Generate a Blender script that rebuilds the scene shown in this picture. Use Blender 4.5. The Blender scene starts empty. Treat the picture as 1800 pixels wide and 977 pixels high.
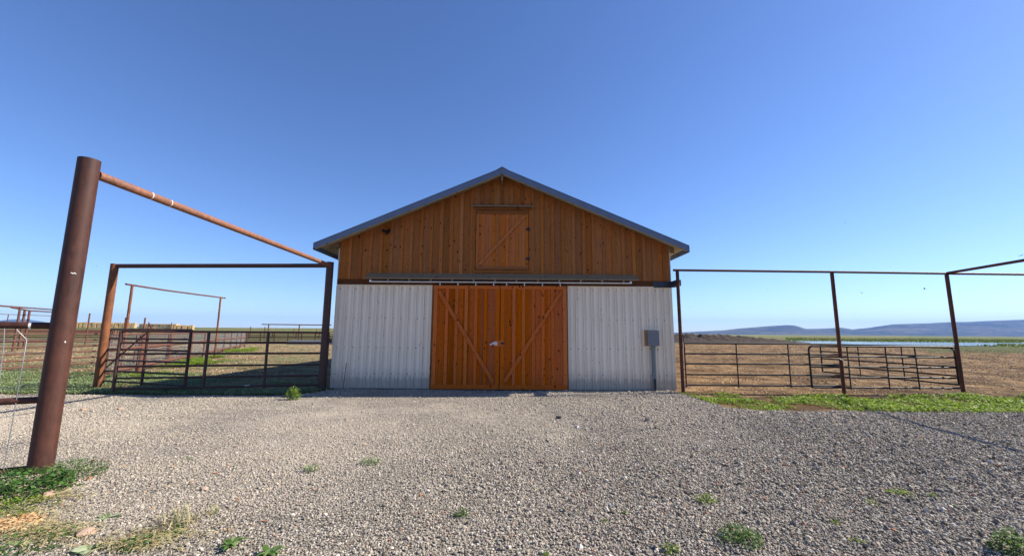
import bpy, math, random
import numpy as np
from mathutils import Matrix, Vector
random.seed(7); RNG = np.random.default_rng(7)
sc = bpy.context.scene; COL = sc.collection
PI = math.pi
# ------------------------------------------------------------------ camera
CH = 1.6; FPX = 700.0; PITCH = math.atan(96.5/700); ROLL = math.radians(0.4)
cam = bpy.data.cameras.new('camera'); co = bpy.data.objects.new('camera', cam); COL.objects.link(co)
cam.sensor_width = 36; cam.sensor_fit = 'HORIZONTAL'; cam.lens = 14.0; cam.clip_start = 0.05; cam.clip_end = 60000
CM = Matrix.Rotation(math.pi/2+PITCH, 3, 'X') @ Matrix.Rotation(ROLL, 3, 'Z')
co.matrix_world = Matrix.Translation((0, 0, CH)) @ CM.to_4x4()
sc.camera = co
# ------------------------------------------------------------------ light
SUN = Vector((1.30, 0.19, 1.0)).normalized(); EL = math.asin(SUN.z)
w = bpy.data.worlds.new('World'); sc.world = w; w.use_nodes = True
nt = w.node_tree; bg = nt.nodes['Background']; sky = nt.nodes.new('ShaderNodeTexSky')
sky.sky_type = 'NISHITA'; sky.sun_disc = False; sky.sun_elevation = EL; sky.sun_rotation = math.atan2(SUN.x, SUN.y)
sky.altitude = 1200; sky.air_density = 1.0; sky.dust_density = 0.45; sky.ozone_density = 5.0
hsv = nt.nodes.new('ShaderNodeHueSaturation'); hsv.inputs['Saturation'].default_value = 1.09; hsv.inputs['Hue'].default_value = 0.509
nt.links.new(sky.outputs[0], hsv.inputs['Color']); nt.links.new(hsv.outputs[0], bg.inputs[0]); bg.inputs[1].default_value = 0.099
sl = bpy.data.lights.new('sun', 'SUN'); so = bpy.data.objects.new('sun', sl); COL.objects.link(so)
sl.energy = 5.0; sl.angle = math.radians(0.5); sl.color = (1.0, 0.93, 0.80)
so.rotation_euler = SUN.to_track_quat('Z', 'Y').to_euler(); so.location = (20, 5, 20)
vs = sc.view_settings; vs.view_transform = 'Standard'; vs.look = 'None'; vs.gamma = 1; vs.use_curve_mapping = False
vs.exposure = 0.95
sc.cycles.max_bounces = 6; sc.cycles.volume_bounces = 0; sc.cycles.use_denoising = True
# ------------------------------------------------------------------ pixel -> world (photo is 1800 x 977)
def ray(x, y): return CM @ Vector(((x-900)/FPX, (488.5-y)/FPX, -1))
def gp(x, y, z=0.0): d = ray(x, y); return Vector((0, 0, CH)) + d*((z-CH)/d.z)
def yp(x, y, Y): d = ray(x, y); return Vector((0, 0, CH)) + d*(Y/d.y)
# ------------------------------------------------------------------ mesh builder
class MB:
    def __init__(s): s.v = []; s.f = []; s.r = []; s.sm = []; s.m = []
    def add(s, vs_, fs, rnd=0.5, smooth=False, mi=0):
        b = len(s.v); s.v += [tuple(p) for p in vs_]
        for f in fs: s.f.append(tuple(b+i for i in f)); s.r.append(rnd); s.sm.append(smooth); s.m.append(mi)
    def box(s, c0, c1, rnd=0.5, mi=0):
        x0, y0, z0 = c0; x1, y1, z1 = c1
        s.add([(x0,y0,z0),(x1,y0,z0),(x1,y1,z0),(x0,y1,z0),(x0,y0,z1),(x1,y0,z1),(x1,y1,z1),(x0,y1,z1)],
              [(0,3,2,1),(4,5,6,7),(0,1,5,4),(1,2,6,5),(2,3,7,6),(3,0,4,7)], rnd, False, mi)
    def prism(s, poly, y0, y1, rnd=0.5, mi=0):           # poly: (x,z) list, extruded in y
        n = len(poly)
        a = sum(poly[i][0]*poly[(i+1)%n][1]-poly[(i+1)%n][0]*poly[i][1] for i in range(n))
        if a < 0: poly = poly[::-1]
        vv = [(x,y0,z) for x,z in poly]+[(x,y1,z) for x,z in poly]
        s.add(vv, [tuple(range(n)), tuple(range(2*n-1,n-1,-1))]+[(i,i+n,(i+1)%n+n,(i+1)%n) for i in range(n)], rnd, False, mi)
    def tube(s, pts, r, seg=14, rnd=0.5, caps=True, mi=0, dent=0.0):
        pts = [Vector(p) for p in pts]; rs = r if isinstance(r, (list, tuple)) else [r]*len(pts)
        rings = []; up = None
        for i, p in enumerate(pts):
            t = (pts[min(i+1,len(pts)-1)]-pts[max(i-1,0)]).normalized()
            if up is None: up = Vector((0,0,1)) if abs(t.z) < .9 else Vector((0,1,0))
            a = t.cross(up).normalized(); b = t.cross(a).normalized(); up = -b if b.dot(up) < 0 else b
            rings.append([p+(a*math.cos(q)+b*math.sin(q))*rs[i] for q in [2*PI*k/seg for k in range(seg)]])
        vv = [q for rg in rings for q in rg]; ff = []
        for i in range(len(pts)-1):
            for k in range(seg):
                k2 = (k+1)%seg; ff.append((i*seg+k, (i+1)*seg+k, (i+1)*seg+k2, i*seg+k2))
        s.add(vv, ff, rnd, True, mi)
        if caps: s.add(rings[0], [tuple(range(seg))], rnd, False, mi); s.add(rings[-1], [tuple(range(seg-1,-1,-1))], rnd, False, mi)
    def build(s, name, mat, parent=None, bevel=0):
        me = bpy.data.meshes.new(name); me.from_pydata(s.v, [], s.f)
        at = me.attributes.new('rnd', 'FLOAT', 'FACE'); at.data.foreach_set('value', s.r)
        me.polygons.foreach_set('use_smooth', s.sm)
        for m in (mat if isinstance(mat, (list, tuple)) else [mat]): me.materials.append(m)
        me.polygons.foreach_set('material_index', s.m)
        me.update(); o = bpy.data.objects.new(name, me); COL.objects.link(o)
        if parent: o.parent = parent; o.matrix_parent_inverse = Matrix.Translation(-parent.location)
        if bevel:
            b = o.modifiers.new('bevel', 'BEVEL'); b.width = bevel; b.segments = 1; b.limit_method = 'ANGLE'
        return o
def tag(o, label=None, cat=None, group=None, kind=None):
    if label: o['label'] = label
    if cat: o['category'] = cat
    if group: o['group'] = group
    if kind: o['kind'] = kind
    return o
def empty(name, loc, label, cat, group=None):
    o = bpy.data.objects.new(name, None); o.empty_display_size = .2; COL.objects.link(o); o.location = loc
    return tag(o, label, cat, group)
def T(pts, r, **k): m = MB(); m.tube(pts, r, **k); return m
# ------------------------------------------------------------------ materials
def mat(name):
    m = bpy.data.materials.new(name); m.use_nodes = True; return m, m.node_tree, m.node_tree.nodes['Principled BSDF']
class N:
    def __init__(s, t): s.t = t
    def n(s, ty, **k):
        o = s.t.nodes.new('ShaderNode'+ty)
        for a, b in k.items():
            if a == 'ins':
                for i, v in b.items():
                    if hasattr(v, 'is_linked') or hasattr(v, 'links'): s.t.links.new(v, o.inputs[i])
                    else: o.inputs[i].default_value = v
            else: setattr(o, a, b)
        return o
    def co(s): return s.n('TexCoord').outputs['Object']
    def mp(s, c, sca, loc=(0,0,0)): return s.n('Mapping', ins={0: c, 'Scale': sca, 'Location': loc}).outputs[0]
    def noise(s, c, sc_, det=4, rough=.55, dist=0): return s.n('TexNoise', ins={'Vector': c, 'Scale': sc_, 'Detail': det, 'Roughness': rough, 'Distortion': dist}).outputs[0]
    def ramp(s, f, els, interp='LINEAR'):
        r = s.n('ValToRGB', ins={0: f}); cr = r.color_ramp; cr.interpolation = interp
        while len(cr.elements) < len(els): cr.elements.new(.5)
        for e, (p, c) in zip(cr.elements, els): e.position = p; e.color = (c, c, c, 1) if isinstance(c, (int, float)) else tuple(c)+(1,)
        return r.outputs[0]
    def mix(s, f, a, b, bt='MIX'):
        o = s.t.nodes.new('ShaderNodeMix'); o.data_type = 'RGBA'; o.blend_type = bt
        for i, v in ((0, f), (6, a), (7, b)):
            if hasattr(v, 'links'): s.t.links.new(v, o.inputs[i])
            else: o.inputs[i].default_value = v if isinstance(v, (int, float)) else tuple(v)+(1,)
        return o.outputs[2]
    def math(s, op, a, b=0.0, c=0.0):
        return s.n('Math', operation=op, ins={0: a, 1: b, 2: c}).outputs[0]
    def attr(s, name, ty='GEOMETRY'): return s.n('Attribute', attribute_name=name, attribute_type=ty).outputs['Fac']
    def bump(s, h, st=.3, d=.01, nrm=None):
        i = {'Height': h, 'Strength': st, 'Distance': d}
        if nrm: i['Normal'] = nrm
        return s.n('Bump', ins=i).outputs[0]
    def l(s, a, b): s.t.links.new(a, b)

def rust(name, dark, mid, orange, amt=.5, rough=.55, spec=.4):
    m, t, p = mat(name); n = N(t); c = n.co()
    a = n.noise(c, 2.2, 6, .65); b = n.noise(n.mp(c, (9, 9, 2.5)), 3, 5, .7); f = n.noise(c, 90, 2, .6)
    base = n.mix(n.ramp(b, [(.35, 0), (.62, 1)]), dark, mid)
    base = n.mix(n.math('MULTIPLY', n.ramp(a, [(.5-.25*amt, 0), (.78-.2*amt, 1)]), amt), base, orange)
    base = n.mix(n.ramp(f, [(.62, 0), (.7, .35)]), base, tuple(min(1, x*2.2) for x in mid))
    n.l(base, p.inputs['Base Color'])
    n.l(n.ramp(b, [(.3, rough-.1), (.7, rough+.15)]), p.inputs['Roughness']); p.inputs['Specular IOR Level'].default_value = spec
    n.l(n.bump(n.math('ADD', f, n.math('MULTIPLY', b, .7)), .35, .004), p.inputs['Normal'])
    return m
M = {}
M['rust_big'] = rust('rust_dark_pipe', (.027,.012,.010), (.060,.024,.019), (.12,.040,.022), .45, .6, .3)
M['rust_beam'] = rust('rust_beam', (.13,.055,.035), (.24,.11,.07), (.32,.13,.06), .5, .55)
M['rust_orange'] = rust('rust_orange_pipe', (.045,.018,.012), (.12,.042,.020), (.28,.10,.034), .75, .65, .3)
M['rust_gate'] = rust('rust_gate_pipe', (.028,.012,.010), (.066,.027,.022), (.12,.042,.026), .35, .5)
M['rust_far'] = rust('rust_far_pipe', (.06,.025,.017), (.13,.052,.034), (.20,.08,.045), .5, .7)
M['rust_red'] = rust('rust_red_pipe', (.035,.012,.010), (.085,.028,.018), (.16,.05,.022), .5, .6, .25)
M['panel_dark'] = rust('dark_panel_paint', (.005,.006,.007), (.010,.011,.014), (.028,.014,.010), .3, .5, .3)

def wood(name, dark, mid, light, grey=(.12,.07,.038), gam=0., horiz=False, rough=.75, weather=.3):
    m, t, p = mat(name); n = N(t); c = n.co(); r = n.attr('rnd')
    off = n.n('CombineXYZ', ins={0: n.math('MULTIPLY', r, 37.0), 1: n.math('MULTIPLY', r, 11.0), 2: n.math('MULTIPLY', r, 53.0)}).outputs[0]
    cc = n.n('VectorMath', operation='ADD', ins={0: c, 1: off}).outputs[0]
    s = (1.2, 14, 14) if horiz else (14, 14, 1.0)
    g = n.noise(n.mp(cc, s), 3, 6, .65, 1.1); g2 = n.noise(n.mp(cc, tuple(q*5 for q in s)), 3, 3, .6)
    base = n.mix(n.ramp(g, [(.3, 0), (.7, 1)]), mid, light)
    base = n.mix(n.ramp(g2, [(.35, .4), (.55, 0)]), base, dark)
    # board to board tone
    tone = n.ramp(r, [(0, .70), (.5, .95), (1, 1.16)])
    hs = n.n('HueSaturation', ins={'Color': base, 'Value': tone, 'Hue': n.ramp(n.math('FRACT', n.math('MULTIPLY', r, 7.3)), [(0, .497), (1, .503)]), 'Saturation': n.ramp(n.math('FRACT', n.math('MULTIPLY', r, 13.7)), [(0, .96), (1, 1.06)])})
    base = hs.outputs[0]
    wv = n.noise(n.mp(cc, (3, 3, .8) if not horiz else (.8, 3, 3)), 1.5, 4, .6)
    base = n.mix(n.math('MULTIPLY', n.ramp(wv, [(.48, 0), (.72, 1)]), weather), base, grey)
    # knots: small dark spots with rings
    vo = n.n('TexVoronoi', ins={'Vector': n.mp(cc, (6.2, 6.2, 3.6)), 'Scale': 1.15, 'Randomness': 1.0})
    sel = n.math('GREATER_THAN', n.n('SeparateColor', ins={0: vo.outputs['Color']}).outputs[0], .28)
    size = n.math('MULTIPLY_ADD', n.n('SeparateColor', ins={0: vo.outputs['Color']}).outputs[1], .085, .045)
    k = n.math('LESS_THAN', n.math('SUBTRACT', vo.outputs['Distance'], n.math('MULTIPLY', g2, .05)), size)
    halo = n.ramp(n.math('SUBTRACT', vo.outputs['Distance'], size), [(0, .6), (.14, 0)])
    base = n.mix(n.math('MULTIPLY', halo, sel), base, dark)
    base = n.mix(n.math('MULTIPLY', n.math('MULTIPLY', k, sel), .88), base, (.018,.009,.006))
    v2 = n.n('TexVoronoi', ins={'Vector': n.mp(cc, (13, 13, 9)), 'Scale': 1.0, 'Randomness': 1.0})
    s2 = n.math('GREATER_THAN', n.n('SeparateColor', ins={0: v2.outputs['Color']}).outputs[0], .52)
    base = n.mix(n.math('MULTIPLY', n.math('MULTIPLY', n.math('LESS_THAN', v2.outputs['Distance'], .15), s2), .8), base, (.03,.013,.007))
    n.l(base, p.inputs['Base Color']); p.inputs['Roughness'].default_value = rough; p.inputs['Specular IOR Level'].default_value = .05
    n.l(n.bump(n.math('ADD', g2, g), .35, .004), p.inputs['Normal'])
    return m
M['gable'] = wood('gable_boards', (.10,.034,.011), (.29,.098,.030), (.40,.160,.055), weather=.3)
M['gable_batten'] = wood('gable_battens', (.11,.038,.012), (.33,.113,.034), (.42,.166,.057), weather=.2)
M['door_batten'] = wood('door_battens', (.16,.036,.006), (.47,.104,.018), (.56,.145,.029), weather=.08)
M['door'] = wood('door_boards', (.14,.032,.006), (.44,.096,.017), (.55,.138,.028), weather=.14)
M['loft'] = wood('loft_boards', (.15,.045,.014), (.40,.120,.033), (.50,.17,.05), weather=.12)
M['trimw'] = wood('trim_boards', (.10,.035,.012), (.22,.08,.03), (.30,.12,.045), horiz=True)
M['skirt'] = wood('skirt_board', (.04,.018,.01), (.10,.042,.02), (.16,.065,.03), horiz=True)
M['grey_wood'] = wood('weathered_board', (.11,.072,.038), (.22,.15,.085), (.31,.22,.13), grey=(.24,.18,.12), horiz=True, weather=.5)
M['soffit'] = wood('soffit_board', (.16,.12,.07), (.34,.27,.17), (.46,.38,.26), horiz=True, weather=.2)

def simple(name, col, rough=.5, metal=0., var=.12, bscale=20, bst=.15):
    m, t, p = mat(name); n = N(t); c = n.co()
    a = n.noise(c, 4, 5, .6)
    n.l(n.mix(n.ramp(a, [(.3, 0), (.7, 1)]), tuple(x*(1-var) for x in col), tuple(min(1, x*(1+var)) for x in col)), p.inputs['Base Color'])
    p.inputs['Roughness'].default_value = rough; p.inputs['Metallic'].default_value = metal
    n.l(n.bump(n.noise(c, bscale, 3), bst, .005), p.inputs['Normal']); return m
M['fascia'] = simple('blue_grey_fascia', (.10,.135,.22), .38, .0, .1, 6, .2)
M['roof'] = simple('roof_metal', (.30,.32,.35), .35, .3, .1)
M['galv'] = simple('galvanised', (.62,.62,.63), .32, .8, .1)
M['black'] = simple('black_iron', (.012,.012,.014), .5, .2, .2)
M['bracket'] = simple('dark_steel_plate', (.035,.045,.065), .5, .3, .2)
M['cabinet'] = simple('grey_enamel', (.155,.17,.19), .5, 0, .08)
M['ply'] = simple('plywood_edge', (.42,.20,.06), .7, 0, .2)
M['white'] = simple('white_paint', (.75,.74,.70), .6, 0, .08)
M['wire'] = simple('wire', (.30,.31,.33), .45, .6, .1)
M['concrete'] = simple('concrete', (.42,.39,.36), .85, 0, .15)
M['plastic'] = simple('pale_plastic', (.62,.55,.52), .5, 0, .05)
M['bird'] = simple('bird_feathers', (.035,.04,.055), .6, 0, .3)
M['stem'] = simple('weed_stem', (.14,.20,.06), .7, 0, .2)
def siding_mat():
    m, t, p = mat('white_ribbed_steel'); n = N(t); c = n.co()
    a = n.noise(n.mp(c, (1.5, 1, .5)), 2, 5, .6); sx = n.n('SeparateXYZ', ins={0: c})
    col = n.mix(n.ramp(a, [(.3, 0), (.7, 1)]), (.85,.72,.57), (.91,.79,.64))
    low = n.ramp(n.math('ADD', sx.outputs[2], n.math('MULTIPLY', n.noise(n.mp(c, (5, 1, 1)), 3, 4), -.5)), [(-.15, .75), (.10, .3), (.35, 0)])
    col = n.mix(low, col, (.36,.30,.25))
    rib_shade = n.ramp(n.attr('rnd'), [(.2, .42), (.45, .16), (.6, 0)]); gz_ = n.ramp(n.noise(n.mp(c, (4, 1, .7)), 2, 4, .6), [(.3, .75), (.6, 1)])  # shading of the ribs painted into the colour, strongest on rib sides
    col = n.mix(n.math('MULTIPLY', rib_shade, gz_), col, (.30,.26,.22))
    sp = n.noise(n.mp(c, (1, 1, 1)), 60, 2, .5)
    col = n.mix(n.ramp(sp, [(.70, 0), (.75, .5)]), col, (.28,.20,.14))
    n.l(col, p.inputs['Base Color']); p.inputs['Roughness'].default_value = .5; p.inputs['Specular IOR Level'].default_value = .35
    n.l(n.bump(n.noise(n.mp(c, (3, 1, .6)), 3, 3), .12, .02), p.inputs['Normal']); return m
M['siding'] = siding_mat()
M['screw'] = simple('rusty_screw', (.10,.07,.06), .6, .2, .2)

def leaf(name, cols, tl=.45):
    m, t, p = mat(name); n = N(t); r = n.attr('rnd')
    col = n.ramp(r, [(i/(len(cols)-1), c) for i, c in enumerate(cols)])
    n.l(col, p.inputs['Base Color']); p.inputs['Roughness'].default_value = .6; p.inputs['Specular IOR Level'].default_value = .3
    tr = n.n('BsdfTranslucent', ins={0: n.mix(.5, col, (.22,.34,.03))}); mx = n.n('MixShader', ins={0: tl, 1: p.outputs[0], 2: tr.outputs[0]})
    n.l(mx.outputs[0], t.nodes['Material Output'].inputs[0]); return m
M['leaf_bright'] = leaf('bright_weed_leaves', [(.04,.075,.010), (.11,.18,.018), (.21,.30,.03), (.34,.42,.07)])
M['leaf_dusty'] = leaf('dusty_green_leaves', [(.055,.095,.03), (.13,.19,.065), (.27,.33,.16), (.42,.46,.29)], .3)
M['leaf_dark'] = leaf('dark_green_leaves', [(.022,.06,.012), (.04,.10,.02), (.065,.15,.03), (.11,.21,.05)], .35)
M['leaf_mid'] = leaf('mid_green_leaves', [(.05,.10,.02), (.09,.17,.035), (.14,.23,.06), (.20,.28,.10)], .35)
M['leaf_marsh'] = leaf('marsh_leaves', [(.035,.05,.018), (.06,.075,.025), (.10,.11,.04), (.17,.16,.07)], .25)
M['straw'] = leaf('dry_straw', [(.30,.24,.10), (.42,.36,.18), (.50,.44,.26), (.34,.22,.09)], .2)

# --- ground colours, all from world position
def ground_mat():
    m, t, p = mat('ground_soil'); n = N(t); c = n.co(); s = n.n('SeparateXYZ', ins={0: c}); X, Y = s.outputs[0], s.outputs[1]
    big = n.noise(c, .35, 5, .6); med = n.noise(c, 2.2, 6, .65); fine = n.noise(c, 22, 5, .7)
    soil = n.mix(n.ramp(med, [(.3, 0), (.7, 1)]), (.28,.165,.080), (.66,.44,.235))
    tan = n.mix(n.ramp(med, [(.3, 0), (.7, 1)]), (.40,.285,.165), (.62,.48,.30))
    soil = n.mix(n.ramp(n.math('ADD', X, n.math('MULTIPLY', big, 6.0)), [(0, 1), (.0001, 1)]), soil, tan) if False else n.mix(n.ramp(n.math('MULTIPLY_ADD', X, .05, .5), [(.35, 1), (.65, 0)]), soil, tan)
    clod = n.ramp(fine, [(.40, .75), (.52, 0)]); soil = n.mix(clod, soil, (.12,.068,.036))
    # tyre-like pale streaks on the right pen
    dk = n.noise(n.mp(c, (.7, 1.0, 1)), .8, 6, .75, .3); soil = n.mix(n.ramp(dk, [(.42, 0), (.56, .85)]), soil, (.13,.075,.036))
    st = n.noise(n.mp(c, (.4, .8, 1)), .8, 5, .65, .4)
    soil = n.mix(n.ramp(st, [(.58, 0), (.7, .5)]), soil, (.46,.36,.26))
    # patchy low green: left lots
    gp_ = n.noise(n.mp(c, (.5, 1.0, 1)), .55, 6, .68)
    left = n.ramp(n.math('MULTIPLY_ADD', X, .1, .5), [(.28, 1), (.42, 0)])
    gm = n.math('MULTIPLY', n.ramp(gp_, [(.47, 0), (.58, .75)]), left)
    grass = n.mix(n.ramp(fine, [(.35, 0), (.65, 1)]), (.15,.20,.075), (.30,.33,.17))
    col = n.mix(gm, soil, grass)
    # far fields: everything past ~70 m turns to grassland
    farf = n.mix(n.ramp(n.noise(n.mp(c, (.0025, .012, 1)), 1, 5, .6), [(.35, 0), (.65, 1)]), (.11,.13,.045), (.22,.20,.09))
    yl = n.math('ADD', Y, n.math('MULTIPLY', big, 14.0))
    far = n.ramp(n.math('MULTIPLY', yl, .01), [(.74, 0), (.80, 1)])
    col = n.mix(far, col, farf)
    # green verge on the right in front of the water
    vg = n.math('MULTIPLY', n.ramp(n.math('MULTIPLY', yl, .01), [(.44, 0), (.50, 1)]), n.ramp(n.math('MULTIPLY', n.math('SUBTRACT', X, n.math('MULTIPLY', Y, .98)), .1), [(.0, 0), (.3, 1)]))
    col = n.mix(vg, col, (.13,.145,.05))
    n.l(col, p.inputs['Base Color']); p.inputs['Roughness'].default_value = .95; p.inputs['Specular IOR Level'].default_value = .1
    n.l(n.bump(n.math('ADD', n.math('MULTIPLY', med, 1.0), n.math('MULTIPLY', fine, .5)), 1.0, .5), p.inputs['Normal']); return m
M['ground'] = ground_mat()
def gravel_mat():
    m, t, p = mat('gravel_bed'); n = N(t); c = n.co()
    v = n.n('TexVoronoi', ins={'Vector': c, 'Scale': 46.0}); v2 = n.n('TexVoronoi', ins={'Vector': c, 'Scale': 90.0})
    sep = n.n('SeparateColor', ins={0: v.outputs['Color']})
    col = n.ramp(sep.outputs[0], [(0, (.14,.12,.10)), (.35, (.28,.245,.205)), (.75, (.42,.37,.31)), (1, (.52,.46,.39))])
    edge = n.ramp(v.outputs['Distance'], [(.35, 0), (.75, .75)]); col = n.mix(edge, col, (.09,.075,.06))
    dust = n.noise(c, .45, 5, .6)
    sandy = n.math('MULTIPLY', n.ramp(dust, [(.45, 0), (.7, 1)]), .6); col = n.mix(sandy, col, (.58,.50,.395))
    n.l(col, p.inputs['Base Color']); p.inputs['Roughness'].default_value = .9; p.inputs['Specular IOR Level'].default_value = .2
    h = n.math('SUBTRACT', n.math('MULTIPLY', sep.outputs[1], .5), v.outputs['Distance'])
    n.l(n.bump(n.math('SUBTRACT', h, n.math('MULTIPLY', v2.outputs['Distance'], .4)), 1.0, .016), p.inputs['Normal']); return m
M['gravel'] = gravel_mat()
def stone_mat(name, els, at='INSTANCER'):
    m, t, p = mat(name); n = N(t); c = n.co(); r = n.attr('srnd', at) if at == 'INSTANCER' else n.attr('rnd')
    col = n.ramp(r, els)
    if at == 'INSTANCER' and name == 'crushed_stone':
        gpos = n.n('NewGeometry').outputs['Position']; q = n.n('SeparateXYZ', ins={0: gpos}); dn = n.noise(gpos, .5, 4, .6)
        near = n.ramp(n.math('ADD', n.math('MULTIPLY', q.outputs[1], .09), n.math('ADD', n.math('MULTIPLY', q.outputs[0], -.035), n.math('MULTIPLY', dn, .7))), [(.72, 0), (1.0, .6)])
        col = n.mix(near, col, (.48,.412,.33))
    s = n.noise(c, 3 if at == 'INSTANCER' else 30, 4, .7)
    col = n.mix(n.ramp(s, [(.3, .35), (.6, 0)]), col, (.08,.065,.055))
    n.l(col, p.inputs['Base Color']); p.inputs['Roughness'].default_value = .85; p.inputs['Specular IOR Level'].default_value = .25; return m
M['stones'] = stone_mat('crushed_stone', [(0, (.09,.076,.060)), (.22, (.21,.182,.146)), (.6, (.355,.309,.250)), (.9, (.46,.400,.318)), (.975, (.68,.62,.55)), (.99, (.42,.20,.09)), (1, (.30,.12,.08))])
M['clods'] = stone_mat('dry_clods', [(0, (.22,.125,.06)), (.5, (.46,.29,.15)), (1, (.66,.47,.29))])
M['rock'] = stone_mat('rock', [(0, (.05,.045,.045)), (.5, (.22,.19,.17)), (.8, (.42,.28,.2)), (1, (.62,.60,.57))], 'GEOMETRY')
def water_mat():
    m, t, p = mat('pond_water'); n = N(t); c = n.co()
    p.inputs['Base Color'].default_value = (.03,.05,.06,1); p.inputs['Roughness'].default_value = .06; p.inputs['IOR'].default_value = 1.33
    n.l(n.bump(n.noise(n.mp(c, (.3, 1.5, 1)), 2.5, 3), .25, .05), p.inputs['Normal']); return m
M['water'] = water_mat()
def hill_mat(nm, a, b, d):
    m, t, p = mat(nm); n = N(t); c = n.co()
    x = n.noise(n.mp(c, (.0015, .0015, .006)), 1, 8, .65); y = n.noise(c, .012, 4, .7)
    col = n.mix(n.ramp(x, [(.35, 0), (.65, 1)]), a, b); col = n.mix(n.ramp(y, [(.48, 0), (.6, .7)]), col, d)
    n.l(col, p.inputs['Base Color']); p.inputs['Roughness'].default_value = 1; p.inputs['Specular IOR Level'].default_value = 0; return m
M['hill'] = hill_mat('sagebrush_hills', (.02,.03,.03), (.16,.14,.10), (.004,.008,.008))
M['hay'] = None
def hay_mat():
    m, t, p = mat('hay'); n = N(t); c = n.co()
    a = n.noise(n.mp(c, (4, 4, 14)), 3, 5, .7); r = n.n('ObjectInfo').outputs['Random']
    col = n.mix(n.ramp(a, [(.3, 0), (.7, 1)]), (.36,.23,.10), (.62,.43,.20)); col = n.mix(n.ramp(r, [(0, .35), (.5, 0)]), col, (.30,.22,.12))
    n.l(col, p.inputs['Base Color']); p.inputs['Roughness'].default_value = .95; n.l(n.bump(a, .6, .05), p.inputs['Normal']); return m
M['hay'] = hay_mat()

# ------------------------------------------------------------------ numpy noise for terrain
def vnoise(x, y, seed=0):
    def h(i, j):
        v = np.sin(i*127.1+j*311.7+seed*74.7)*43758.5453; return v-np.floor(v)
    xi, yi = np.floor(x), np.floor(y); fx, fy = x-xi, y-yi; fx = fx*fx*(3-2*fx); fy = fy*fy*(3-2*fy)
    return (h(xi,yi)*(1-fx)+h(xi+1,yi)*fx)*(1-fy)+(h(xi,yi+1)*(1-fx)+h(xi+1,yi+1)*fx)*fy
def fbm(x, y, o=4, seed=0):
    s = 0; a = .5
    for k in range(o): s = s+a*(vnoise(x*2**k, y*2**k, seed+k)-.5); a *= .5
    return s
def sstep(x, a, b): t = np.clip((x-a)/(b-a), 0, 1); return t*t*(3-2*t)
def grid_mesh(name, xs, ys, zf, m, smooth=True):
    Xg, Yg = np.meshgrid(xs, ys); Z = zf(Xg, Yg); nx, ny = len(xs), len(ys)
    v = np.stack([Xg.ravel(), Yg.ravel(), Z.ravel()], 1)
    i = np.arange((nx-1)*(ny-1)); r, c = i//(nx-1), i%(nx-1); a = r*nx+c
    f = np.stack([a, a+1, a+nx+1, a+nx], 1).astype(np.int32)
    me = fastmesh(name, v, f, m); me.polygons.foreach_set('use_smooth', [smooth]*len(f))
    o = bpy.data.objects.new(name, me); COL.objects.link(o); return o
def fastmesh(name, v, f, m, rnd=None):
    me = bpy.data.meshes.new(name); k = f.shape[1]
    me.vertices.add(len(v)); me.vertices.foreach_set('co', np.asarray(v, np.float32).ravel())
    me.loops.add(f.size); me.loops.foreach_set('vertex_index', f.ravel().astype(np.int32))
    me.polygons.add(len(f)); me.polygons.foreach_set('loop_start', np.arange(0, f.size, k, dtype=np.int32)); me.polygons.foreach_set('loop_total', np.full(len(f), k, np.int32))
    if rnd is not None:
        at = me.attributes.new('rnd', 'FLOAT', 'FACE'); at.data.foreach_set('value', np.asarray(rnd, np.float32))
    me.update(calc_edges=True); me.validate(); me.materials.append(m); return me

# ------------------------------------------------------------------ SETTING: ground
def ground_z(x, y):
    z = -.03+.035*fbm(x*.6, y*.6, 3, 3)*sstep(y, 10, 14)
    rough = (.20*fbm(x*.9, y*.9, 4, 9)+.16*fbm(x*.35, y*1.1, 3, 19))*sstep(y, 11.6, 14)*sstep(x, 4.9, 6)*sstep(-np.abs(x), -60, -50)
    z = z+rough*sstep(-y, -90, -60)
    left = sstep(-x/np.maximum(np.abs(y), 1), .15, .4)
    z = z+left*3.4*sstep(y, 90, 230)+left*5*sstep(y, 260, 900)
    return z
gxs = np.concatenate([-np.geomspace(30, 16000, 60)[::-1], np.arange(-29.7, 60, .3), np.geomspace(60.3, 16000, 50)])
gys = np.concatenate([-np.geomspace(12, 4000, 20)[::-1], np.arange(-11, 11, 1.), np.arange(11, 60, .3), np.geomspace(60.3, 16000, 80)])
tag(grid_mesh('ground', gxs, gys, ground_z, M['ground']), kind='structure')

def yard_edge(x):      # how far back the gravel reaches
    e = np.interp(x, [-40, -12, -6, -5.3, -5.0, 4.55, 4.70, 5.2, 40], [10.4, 10.35, 10.4, 10.9, 11.7, 11.7, 9.3, 8.85, 8.75])
    return e+.22*fbm(x*.8, x*0+3, 3, 5)
def gz(x, y):
    d = yard_edge(x)-y
    z = .012*fbm(x*.55, y*.9, 3, 21)*3+.006*fbm(x*3.5, y*3.5, 3, 4)+.02*np.exp(-((x-1.1)/.9)**2-((y-3.5)/.35)**2)-.02
    return np.where(d > 0, z*sstep(d, -.1, .3)+(-.02)*(1-sstep(d, 0, .12)), -.05-.1*sstep(-d, 0, .3))+.004+.014*sstep(d, 0, .3)+.035*np.exp(-np.clip(11.62-y, 0, 9)/.10)*(np.abs(x+.2) < 4.9)*(1-np.exp(-((x+.35)/2.1)**8))*(1+2*fbm(x*2.1, x*0, 3, 6))
yard = grid_mesh('gravel_yard', np.arange(-15, 19, .08), np.arange(-4, 12.2, .08), gz, M['gravel'])
tag(yard, kind='structure')

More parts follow.
